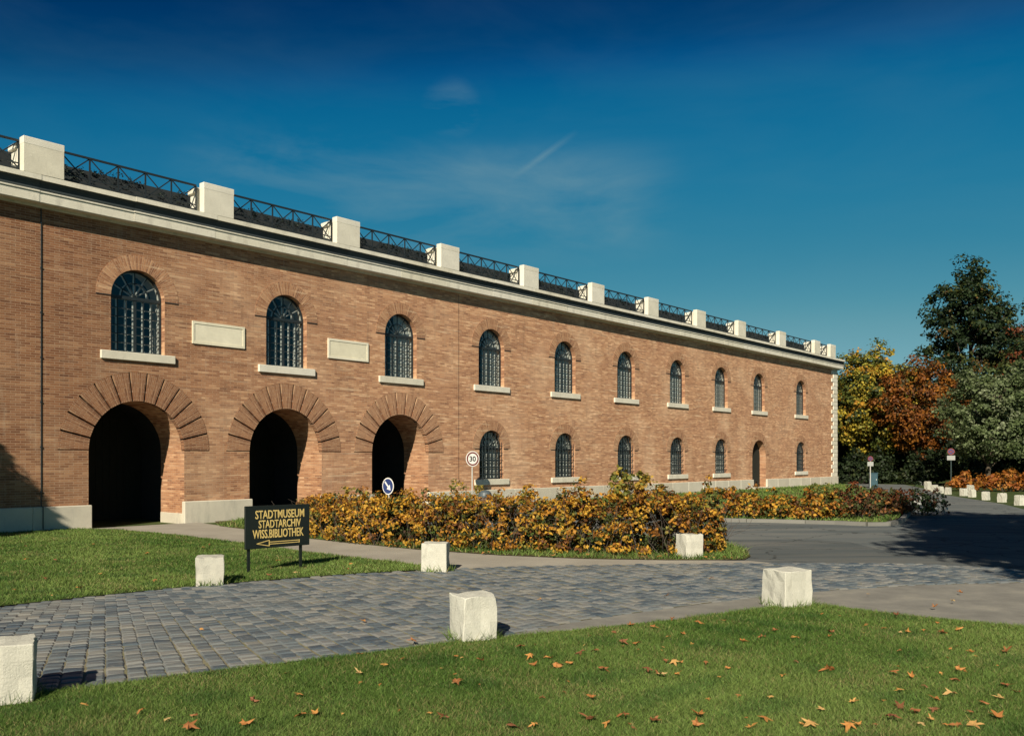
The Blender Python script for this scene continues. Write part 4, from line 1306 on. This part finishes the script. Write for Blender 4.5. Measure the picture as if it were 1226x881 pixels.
# ---- the long hedge by the footpath
def long_hedge():
    rs = np.random.default_rng(21)
    root = empty('autumn_hedge', (0, 19.5, 0), 0, 'long loose hedge of yellow and orange autumn leaves between footpath and brick wall', 'hedge')
    F = np.array([(-5.95, 24.2, 0.95), (-5.1, 22.75, 1.12), (-4.1, 21.55, 1.14), (-3.1, 20.6, 1.16), (-2.1, 20.0, 1.22), (-1.15, 19.6, 1.27), (-0.2, 19.25, 1.28), (0.65, 18.95, 1.38), (1.3, 18.7, 1.5), (1.9, 18.55, 1.42),
                  (2.5, 18.42, 1.50), (3.2, 18.3, 1.52), (3.8, 18.45, 1.36), (4.35, 18.75, 1.15), (4.6, 19.3, 0.95)])
    seg = np.linalg.norm(np.diff(F[:, :2], axis=0), axis=1); cum = np.concatenate([[0], np.cumsum(seg)])
    T = cum[-1]
    def at(t): return np.stack([np.interp(t, cum, F[:, k]) for k in range(3)], 1)
    ncl = 1900
    t = rs.random(ncl) * T
    p = at(t); q = at(np.minimum(t + 0.1, T)); p0 = at(np.maximum(t - 0.1, 0))
    d = unit(np.concatenate([q[:, :2] - p0[:, :2], np.zeros((ncl, 1))], 1))
    nrm = np.stack([-d[:, 1], d[:, 0], np.zeros(ncl)], 1)     # away from the path
    h = p[:, 2] * (1 + 0.07 * np.sin(t * 4.1) + 0.06 * np.sin(t * 9.3 + 1) + 0.05 * rs.normal(size=ncl))
    phi = rs.uniform(-0.15 * np.pi, 1.1 * np.pi, ncl)
    r = 0.5 + 0.5 * rs.random(ncl) ** 0.5
    yo = 0.62 - 0.62 * r * np.sign(np.cos(phi)) * np.abs(np.cos(phi)) ** 0.7
    z = 0.30 * h + (0.70 * h - 0.08) * r * np.sign(np.sin(phi)) * np.abs(np.sin(phi)) ** 0.8
    CC = np.stack([p[:, 0], p[:, 1], np.zeros(ncl)], 1) + nrm * yo[:, None]
    CC[:, 2] = np.maximum(z, 0.12)
    # thin out near the ground so that stems show
    keep = (CC[:, 2] > 0.34) | (rs.random(ncl) < 0.7)
    # holes where the dark inside of the hedge shows
    hole = np.sin(t * 2.3 + 1.0) * np.sin(CC[:, 2] * 5.0 + t * 1.1) + 0.6 * np.sin(t * 5.7 + CC[:, 2] * 7.0)
    keep &= (hole < 0.75) | (rs.random(ncl) < 0.25)
    CC = CC[keep]; CC[:, 1] -= 19.5
    cen = np.stack([CC[:, 0], CC[:, 1] + 0.4, np.full(len(CC), 0.4)], 1)
    per = 18
    P, N, L, W, col = clumps_to_leaves(rs, CC, 0.15, per, 0.088, AUT, np.repeat(cen, per, 0))
    P[:, 2] = np.maximum(P[:, 2], 0.05)
    L *= rs.uniform(0.6, 1.35, len(L)); W = W * rs.uniform(0.7, 1.1, len(W))
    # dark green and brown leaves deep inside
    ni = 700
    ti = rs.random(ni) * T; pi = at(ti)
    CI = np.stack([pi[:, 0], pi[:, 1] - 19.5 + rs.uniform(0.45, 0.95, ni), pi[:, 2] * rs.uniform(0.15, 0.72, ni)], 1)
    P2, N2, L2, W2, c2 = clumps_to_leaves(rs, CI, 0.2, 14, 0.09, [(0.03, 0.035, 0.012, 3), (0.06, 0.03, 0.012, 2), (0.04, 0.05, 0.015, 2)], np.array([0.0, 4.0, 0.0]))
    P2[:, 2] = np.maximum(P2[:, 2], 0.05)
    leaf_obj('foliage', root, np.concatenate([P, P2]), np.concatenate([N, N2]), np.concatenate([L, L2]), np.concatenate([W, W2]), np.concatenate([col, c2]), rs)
    mb = MB()
    for k in range(330):
        tt = np.array([rs.random() * T]); b = at(tt)[0]
        yy = rs.uniform(0.15, 1.0)
        x, y = b[0] + rs.normal() * 0.05, b[1] - 19.5 + yy
        limb(mb, (x, y, 0), (x + rs.normal() * 0.32, y - 0.1 + rs.normal() * 0.25, b[2] * rs.uniform(0.45, 0.95)), 0.007, 0.003, rs, n=4, seg=3, wob=0.22)
    mb.build('stems', M['twig'], root)
long_hedge()
SAP = [(0.26, 0.22, 0.04, 3), (0.14, 0.15, 0.03, 3), (0.40, 0.25, 0.04, 2)]
tree('sapling', 'thin yellow-green sapling rising above the middle of the orange hedge', (2.55, 19.2), 1.9, 1.45, 0.50, 0.42, 34, 16, 0.11, SAP, 31, tr=0.02, clr=0.15)
tree('sapling', 'tiny yellow-green sapling at the foot of the speed limit sign', (-1.75, 34.5), 0.95, 0.85, 0.8, 0.40, 16, 14, 0.12, SAP, 32, tr=0.02, clr=0.2)

# ---- shrubs in the far bed
G3 = 'autumn shrubs in the far bed'
SH = [(6.75, 30.1, 0.75, 0.7, 1.28, AUTG, 'green and orange shrub at the left end of the far bed'),
      (7.85, 30.0, 0.75, 0.6, 1.12, AUT, 'orange shrub second from the left in the far bed'),
      (8.85, 29.6, 0.65, 0.5, 0.95, AUT, 'low golden shrub in front of the grass gap of the far bed'),
      (9.75, 29.3, 0.65, 0.55, 0.85, AUT, 'low orange shrub right of the grass gap of the far bed'),
      (10.3, 29.6, 0.7, 0.6, 1.22, AUTG, 'tall orange-tipped green shrub in the far bed before the building corner'),
      (11.3, 29.6, 0.8, 0.7, 1.18, AUTR, 'dark red and green shrub in the far bed below the building corner'),
      (12.5, 31.0, 0.85, 0.7, 1.12, AUTR, 'dark reddish shrub in the far bed at the edge of the tree shade'),
      (13.6, 32.0, 0.7, 0.7, 1.0, AUTR, 'dark brown-red shrub among pale seed heads in the shaded far bed'),
      (14.9, 32.6, 0.75, 0.65, 1.0, [(0.03, 0.05, 0.02, 5), (0.45, 0.45, 0.42, 1), (0.10, 0.04, 0.02, 1)], 'dark green shrub with white flower heads at the right end of the far bed')]
for k, (x, y, rx, ry, h, pal, lb_) in enumerate(SH):
    shrub('bed_shrub', lb_, x, y, rx, ry, h, 110, 13, 0.115, pal, 60 + k, G3, clr=0.17)
G4 = 'orange shrubs behind the far stone blocks'
ORG = [(0.34, 0.12, 0.02, 3), (0.26, 0.08, 0.02, 2), (0.38, 0.17, 0.03, 2), (0.08, 0.06, 0.02, 1)]
for k, (x, y, rx, h, lb_) in enumerate([(29.3, 57.5, 1.5, 1.05, 'low orange shrub behind the stone blocks, just right of the dark sign post'), (31.6, 57.0, 1.7, 1.35, 'orange shrub in the middle behind the stone blocks'),
                                        (34.3, 57.5, 1.9, 1.3, 'orange shrub behind the stone blocks at the right edge of the picture')]):
    shrub('orange_shrub', lb_, x, y, rx, 1.0, h, 120, 12, 0.20, ORG, 80 + k, G4, clr=0.3)

# ---- background trees
YEL = [(0.38, 0.29, 0.035, 4), (0.24, 0.22, 0.035, 3), (0.08, 0.10, 0.02, 3.0), (0.42, 0.22, 0.025, 1.5), (0.04, 0.055, 0.015, 1.5)]
BRN = [(0.24, 0.085, 0.016, 3), (0.30, 0.12, 0.018, 2.5), (0.13, 0.045, 0.012, 3), (0.06, 0.045, 0.015, 1.5)]
DRK = [(0.030, 0.050, 0.018, 4), (0.020, 0.036, 0.014, 4), (0.075, 0.085, 0.02, 1.3), (0.12, 0.07, 0.02, 0.4)]
SIL = [(0.14, 0.175, 0.080, 4), (0.095, 0.13, 0.048, 3), (0.21, 0.24, 0.14, 2), (0.04, 0.06, 0.02, 3)]
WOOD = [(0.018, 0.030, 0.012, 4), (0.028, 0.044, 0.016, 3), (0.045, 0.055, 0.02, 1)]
tree('yellow_tree', 'bright yellow-green autumn tree touching the right corner of the fort', (32.2, 80), 12.2, 6.9, 3.6, 5.6, 330, 60, 0.28, YEL, 101, tr=0.22, clr=0.8)
tree('brown_tree', 'rusty orange-brown tree right of the yellow tree', (34.6, 77), 10.8, 6.5, 3.6, 4.2, 290, 60, 0.26, BRN, 102, tr=0.2, clr=0.75)
tree('tall_dark_tree', 'tallest dark green tree with loose open top against the sky', (48.6, 95), 23.3, 13.2, 6.0, 10.2, 430, 65, 0.36, DRK, 103, tr=0.4, clr=1.05, taper=0.45, hollow=0.3)
tree('silver_tree', 'silvery green broad tree in front of the tall dark tree', (34.0, 64), 8.4, 5.1, 3.3, 3.1, 230, 70, 0.22, SIL, 104, tr=0.2, clr=0.65)
tree('silver_tree', 'silvery green broad tree at the right edge of the picture', (38.2, 65), 9.2, 5.4, 3.4, 3.6, 230, 70, 0.22, SIL, 105, tr=0.2, clr=0.65)
tree('dark_edge_tree', 'dark reddish-green tree at the far right edge behind the silvery tree', (51.4, 87), 17, 9.2, 4.4, 7.6, 330, 60, 0.36, DRK + [(0.16, 0.05, 0.02, 1.2)], 106, tr=0.3, clr=1.0)
woods = [(30.5, 88, 10.5), (37.5, 90, 11.5), (43.5, 88, 12), (49.5, 82, 11), (36.5, 101, 13), (57.5, 96, 15), (27.5, 96, 10), (44, 74, 7.5)]
wl = ['dark green tree in the wood directly behind the yellow tree', 'dark green tree in the wood behind the brown tree', 'dark green tree in the wood below the tall open-topped tree',
      'dark green tree in the wood behind the right-hand silvery tree', 'deep dark tree in the wood, far behind the brown tree', 'dark green tree in the wood beyond the right edge', 'dark green tree in the wood hidden behind the fort corner', 'low dark tree between the two silvery trees']
for k, (x, y, h) in enumerate(woods):
    tree('wood_tree', wl[k], (x, y), h, h * 0.46, 4.0, h * 0.45, 150, 55, 0.42, WOOD, 120 + k, tr=0.25, clr=1.1, group='dark trees of the wood')
# undergrowth closing the wood, one dark mass
rs = np.random.default_rng(200)
n = 650
CC = np.stack([rs.uniform(22, 64, n), rs.uniform(90, 99, n), rs.uniform(0.1, 4.2, n)], 1)
m_ = (CC[:, 0] - 25.5) < 0.3 * (CC[:, 1] - 70) * 0
CC = CC[~m_]
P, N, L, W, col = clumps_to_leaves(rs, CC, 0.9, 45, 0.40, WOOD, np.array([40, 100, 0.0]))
P[:, 2] = np.maximum(P[:, 2], 0.02)
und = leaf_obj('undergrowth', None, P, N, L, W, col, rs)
tag(und, 'dark undergrowth filling the wood behind the trees', 'undergrowth', kind='stuff')

# dark shrubs added in place of the deep shade under yellow and brown trees
for k, (x, y, rx_, h_, lb_) in enumerate([(28.6, 74.5, 1.5, 2.6, 'dark green shrub filling in shade under the yellow tree beside the fort corner'), (33.6, 73.5, 1.9, 2.3, 'dark green shrub added as shade under the middle of the brown tree'),
                                          (37.0, 72.0, 1.9, 2.2, 'dark green shrub added as shade under the right side of the brown tree'), (31.0, 76.5, 1.6, 2.9, 'dark green shrub added as shade between the yellow and the brown tree')]):
    shrub('shade_shrub', lb_, x, y, rx_, 1.2, h_, 130, 22, 0.26, WOOD, 160 + k, 'dark shrubs filling in the shade under the background trees', clr=0.5)

# ---- trees standing outside the picture whose shade falls into it
G5 = 'trees beside and behind the viewpoint'
SHD = [(0.05, 0.075, 0.02, 3), (0.16, 0.12, 0.03, 2), (0.25, 0.12, 0.03, 1)]
tree('maple_tree', 'broad maple outside the picture on the right, shading the road', (9.5, 3.6), 14, 10.2, 4.2, 3.6, 330, 70, 0.30, SHD, 141, tr=0.28, clr=0.9, group=G5)
tree('maple_tree', 'maple far outside the picture on the right, shading the far bed', (12.6, 12.3), 13, 9.4, 4.2, 3.6, 330, 70, 0.30, SHD, 142, tr=0.28, clr=0.9, group=G5)
tree('maple_tree', 'small round maple outside the picture on the left, shading the wall foot', (-16.5, 16.9), 7.2, 4.6, 1.8, 2.7, 420, 60, 0.24, SHD, 144, tr=0.12, clr=0.55, group=G5)

# ---- planting on the fort roof behind the railing
rs = np.random.default_rng(230)
n = 2300
sx = rs.uniform(23, 91.5, n)
CC = np.stack([sx, rs.uniform(0.8, 1.15, n), 10.40 + 0.05 * np.sin(sx * 2.7) + 0.05 * np.sin(sx * 0.9 + 1) + rs.uniform(-0.42, 0.26, n)], 1)
RP = [(0.010, 0.020, 0.018, 3), (0.008, 0.016, 0.016, 3), (0.018, 0.03, 0.02, 1)]
P, N, L, W, col = clumps_to_leaves(rs, CC, 0.13, 14, 0.065, RP, np.array([60, 4, 9.0]))
tag(leaf_obj('roof_planting', fort, P, N, L, W, col, rs), kind='stuff')

# ------------------------------------------------------------------ grass
def in_poly(X, Y, poly):
    ins = np.zeros(len(X), bool)
    j = len(poly) - 1
    for i in range(len(poly)):
        xi, yi = poly[i]; xj, yj = poly[j]
        c = ((yi > Y) != (yj > Y)) & (X < (xj - xi) * (Y - yi) / (yj - yi + 1e-12) + xi)
        ins ^= c; j = i
    return ins
def grass(name, label, poly, box, density, hgt, seed, z0, wid=0.006, margin=0.66, tufts=(), pal=None, edge=None):
    rs = np.random.default_rng(seed)
    x0, x1, y0, y1 = box
    n = int((x1 - x0) * (y1 - y0) * density)
    X = rs.uniform(x0, x1, n); Y = rs.uniform(y0, y1, n)
    # thin out with distance and away from the view
    k = in_poly(X, Y, poly)
    wgt = np.clip((7.0 / np.maximum(Y, 3)) ** 1.3, 0.05, 1.0)
    wgt = np.where(np.abs(X) < margin * Y + 0.6, wgt, wgt * 0.25)
    k &= rs.random(n) < wgt
    for bx, by, ba in BLOCKS:
        k &= ~((np.abs(X - bx) < ba * 0.48) & (np.abs(Y - by) < ba * 0.48))
    X, Y = X[k], Y[k]
    H = hgt * rs.uniform(0.45, 1.45, len(X)) * (1 + 0.35 * np.sin(X * 4.1 + 1.9 * np.sin(Y * 2.3)) * np.sin(Y * 4.7 + X))
    for bx, by, r_, nt_, hh in tufts:
        a = rs.uniform(0, 6.28, nt_); rr = r_ * (0.55 + 0.5 * rs.random(nt_))
        X = np.concatenate([X, bx + rr * np.cos(a)]); Y = np.concatenate([Y, by + rr * np.sin(a)]); H = np.concatenate([H, hh * rs.uniform(0.4, 1.2, nt_)])
    n = len(X)
    wd = wid * (np.maximum(Y, 4) / 7.0) ** 0.8
    yaw = rs.uniform(0, 6.28, n)
    ln = rs.normal(size=(n, 2)) * 0.75 * H[:, None]
    B = np.stack([X, Y, np.full(n, z0)], 1)
    side = np.stack([np.cos(yaw), np.sin(yaw), np.zeros(n)], 1) * wd[:, None] / 2
    T = B + np.stack([ln[:, 0], ln[:, 1], H], 1)
    V = np.stack([B - side, B + side, T], 1)
    patch = 0.5 + 0.25 * np.sin(X * 1.3 + 0.7 * Y) + 0.25 * np.sin(X * 0.6 - Y * 1.1 + 2) + 0.2 * rs.normal(size=n)
    patch = np.clip(patch, 0, 1)[:, None]
    g1 = np.array([0.085, 0.162, 0.028]); g2 = np.array([0.195, 0.275, 0.068]); g3 = np.array([0.30, 0.26, 0.11])
    col = g1 * (1 - patch) + g2 * patch
    # drier, yellower patches and darker clover patches
    dry = np.sin(X * 2.1 + 1.3 * np.sin(Y * 1.7)) * np.sin(Y * 2.6 + 0.8 * np.sin(X * 3.1)) + 0.35 * rs.normal(size=n)
    st = rs.random(n) < np.where(dry > 0.55, 0.26, 0.05)
    col[st] = g3
    clo = (np.sin(X * 3.3 + 2.2 * np.sin(Y * 1.1 + 1)) * np.sin(Y * 3.9 + 1.4 * np.sin(X * 2.2)) + 0.25 * rs.normal(size=n)) > 0.6
    col[clo] *= np.array([0.62, 0.74, 0.7])
    col *= (1 + 0.30 * rs.normal(size=(n, 1)))
    col = np.clip(col, 0.01, 0.6)
    me = bpy.data.meshes.new(name)
    me.vertices.add(n * 3); me.vertices.foreach_set('co', V.astype(np.float32).ravel())
    me.loops.add(n * 3); me.loops.foreach_set('vertex_index', np.arange(n * 3).astype(np.int32))
    me.polygons.add(n); me.polygons.foreach_set('loop_start', (np.arange(n) * 3).astype(np.int32))
    a = me.attributes.new('col', 'FLOAT_COLOR', 'POINT')
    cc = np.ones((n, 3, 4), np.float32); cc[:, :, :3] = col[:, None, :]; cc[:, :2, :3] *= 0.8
    a.data.foreach_set('color', cc.ravel())
    me.update(); me.validate()
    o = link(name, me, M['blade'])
    return tag(o, label, 'grass', kind='stuff')
TUFT = [(x, y, a * 0.72, 260, 0.13) for x, y, a in BLOCKS[:6]]
grass('grass', 'mown green lawn grass in the foreground', FG, (-7, 9, 4.2, 12.5), 11000, 0.034, 301, 0.02, tufts=[TUFT[0], TUFT[3], TUFT[5]])
grass('grass', 'green lawn grass on the left before the brick wall', LL, (-22, -1.3, 6, 25.8), 5200, 0.042, 302, 0.02, wid=0.0075, tufts=[TUFT[1], TUFT[2]])
grass('grass', 'thin grass strip at the foot of the orange hedge', BED1, (-9, 5.3, 17.7, 31), 1500, 0.09, 303, 0.008, wid=0.010, tufts=[TUFT[4]])
grass('grass', 'green grass of the far bed and along the fort wall', VERGE, (1, 26.5, 27, 71), 700, 0.10, 304, 0.05, wid=0.014)

# ------------------------------------------------------------------ fallen leaves
def mat_fallen():
    m, t, p = new_mat('fallen_leaf')
    ri = t.nodes.new('ShaderNodeObjectInfo')
    c = ramp(t, ri.outputs['Random'], [(0.0, (0.17, 0.065, 0.025)), (0.35, (0.30, 0.115, 0.03)), (0.65, (0.40, 0.175, 0.04)), (0.88, (0.44, 0.23, 0.06)), (1.0, (0.40, 0.27, 0.11))])
    nn = noise(t, objco(t), 30, 4)
    c = mix(t, c, nn, 0.35, 'OVERLAY')
    setc(t, p, c); p.inputs['Roughness'].default_value = 0.75
    return m
M['fallen'] = mat_fallen()
def leaf_shape(seed):
    rr = random.Random(seed)
    tips = [(-2.15, 0.55), (-1.05, 0.85), (0.0, 1.0), (1.05, 0.85), (2.15, 0.55)]
    pts = [(0, -0.42, 0)]
    o = []
    ang = []
    for k, (a, r) in enumerate(tips):
        a += rr.uniform(-.08, .08); r *= rr.uniform(0.85, 1.1)
        ang += [(a - 0.22, r * 0.62), (a, r), (a + 0.22, r * 0.62)]
        if k < 4: ang.append((a + 0.52, r * 0.40))
    b1, b2, b3 = rr.uniform(-.35, .35), rr.uniform(-.4, .4), rr.uniform(0, 6)
    def zz(x, y): return 0.16 + b1 * x * x + b2 * y * y * 0.6 + 0.10 * math.sin(5 * x + b3) * math.cos(4 * y)
    V = [(0, 0, zz(0, 0))]
    O = [(-0.12, -0.35)] + [(r * math.sin(a), r * math.cos(a)) for a, r in ang] + [(0.12, -0.35)]
    V += [(x, y, zz(x, y)) for x, y in O]
    n = len(O)
    Fs = [(0, k + 1, (k + 1) % n + 1) for k in range(n)]
    i = len(V); V += [(-0.02, -0.3, zz(0, -.3)), (0.02, -0.3, zz(0, -.3)), (0.05, -0.95, zz(0, -.9) + .05)]; Fs.append((i, i + 1, i + 2))
    me = bpy.data.meshes.new('fallen_leaf'); me.from_pydata(V, [], Fs); me.update()
    me.materials.append(M['fallen'])
    return me
LM = [leaf_shape(k) for k in range(7)]
SPOTS = [(3.1,6.9),(3.4,6.62),(3.05,7.05),(3.55,6.95),(3.0,6.6),(3.45,7.3),(2.85,6.75),(3.9,7.9),(4.0,7.35),(2.2,6.62),(1.9,6.75),(3.3,7.0),(-0.56,8.93),(-1.21,8.55),(-1.39,8.2),(-0.49,7.88),(-1.52,9.02),(0.21,8.52),(0.18,8.89),(0.38,8.81),(0.42,8.44),(0.7,9.02),(0.86,9.12),(0.83,8.35),(1.18,9.58),(1.31,9.52),(1.15,10.17),(1.63,10.43),(1.39,10.6),(1.49,8.72),(1.34,8.15),(1.25,8.3),(0.66,7.36),(0.6,6.73),(0.71,6.65),(0.86,6.82),(1.05,6.7),(0.17,6.62),(-0.51,6.75),(-0.29,8.72),(-1.06,9.61),(0.08,9.34),(-0.01,6.58),(0.54,8.55),(1.92,10.05),(1.57,8.66),(1.87,8.66),(2.01,8.39),(1.35,8.14),(2.76,9.86),(2.47,9.64),(3.02,10.25),(3.12,9.83),(2.73,8.66),(2.93,8.27),(2.74,7.22),(2.42,7.01),(3.95,9.15),(4.46,10.13),(4.85,10.11),(5.12,10.29),(4.66,9.09),(5.01,9.09),(4.12,8.27),(4.26,7.77),(4.25,7.54),(3.29,7.59),(3.49,8.21),(3.58,8.05),(3.53,7.71),(3.64,7.45),(3.76,7.18),(3.68,6.8),(3.15,6.74),(3.27,6.59),(2.47,6.59),(2.55,6.62),(2.13,7.36),(1.35,6.59),(1.74,6.53),(1.43,6.85),(4.82,11.25),(2.21,10.71),(1.96,10.95),(4.17,10.56),(3.58,10.13),(5.08,10.71),(1.5,8.16),(-2.59,6.73),(-2.87,6.98),(-1.61,6.87),(-1.51,6.9),(-2.35,6.53),(-2.39,6.78),(-2.09,7.23),(-2.07,8.19),(-1.76,7.45),(-1.95,6.59),(-3.38,7.1),(-9.55,20.51),(-9.41,17.37),(-8.81,17.3),(-8.15,16.75),(-7.64,14.67),(-6.97,15.2),(-6.49,13.51),(-5.73,14.42),(-7.5,18.5),(-10.86,20.03),(-7.44,13.4),(-6.56,12.8),(-6.72,19.57),(-6.92,20.51),(-4.05,14.95),(-3.74,15.44),(-4.5,17.22),(-2.99,16.69),(-2.9,15.9)]
rl_ = random.Random(77)
def drop(x, y, z, s, label, group):
    o = link('fallen_leaf', LM[rl_.randrange(7)], M['fallen'], None, (x, y, z), (rl_.uniform(-.3, .3), rl_.uniform(-.3, .3), rl_.uniform(0, 6.28)))
    o.scale = (s * rl_.uniform(0.6, 1.0), s, s * rl_.uniform(1.0, 2.2))
    tag(o, label, 'leaf', group)
for x, y in SPOTS:
    if y < 12.4: drop(x, y, 0.044, rl_.uniform(0.055, 0.105), 'orange-brown fallen leaf lying on the foreground lawn', 'fallen leaves on the foreground lawn')
    else: drop(x, y, 0.055, rl_.uniform(0.055, 0.09), 'orange-brown fallen leaf lying on the left lawn', 'fallen leaves on the left lawn')
for k in range(34):
    f = rl_.random(); x = -4.5 + 9.0 * f
    y = np.interp(x, [-5.4, -3.9, -2.1, -0.2, 1.5, 3.1, 4.6], [23.3, 21.6, 20.0, 18.8, 18.15, 17.9, 17.95]) + rl_.uniform(-0.35, 0.25)
    drop(x, float(y), 0.05, rl_.uniform(0.05, 0.08), 'orange fallen leaf along the foot of the long hedge', 'fallen leaves along the hedge foot')
for x, y in [(0.4, 12.6), (1.3, 13.4), (2.2, 12.9), (-1.8, 10.9), (3.3, 14.8), (5.2, 13.1), (6.1, 12.4), (5.6, 11.9), (7.2, 12.2), (6.6, 13.2), (-3.6, 10.4), (-0.8, 13.6)]:
    drop(x, y, 0.035, rl_.uniform(0.05, 0.08), 'brown fallen leaf lying on the lane paving', 'fallen leaves on the lane')
for k in range(70):
    x, y = rl_.uniform(-1.6, 5.2), rl_.uniform(6.5, 11.5)
    if abs(x) < 0.58 * y and bool(in_poly(np.array([x]), np.array([y]), FG)[0]):
        drop(x, y, 0.045, rl_.uniform(0.022, 0.05), 'small brown scrap of leaf among the foreground grass', 'leaf scraps on the foreground lawn')
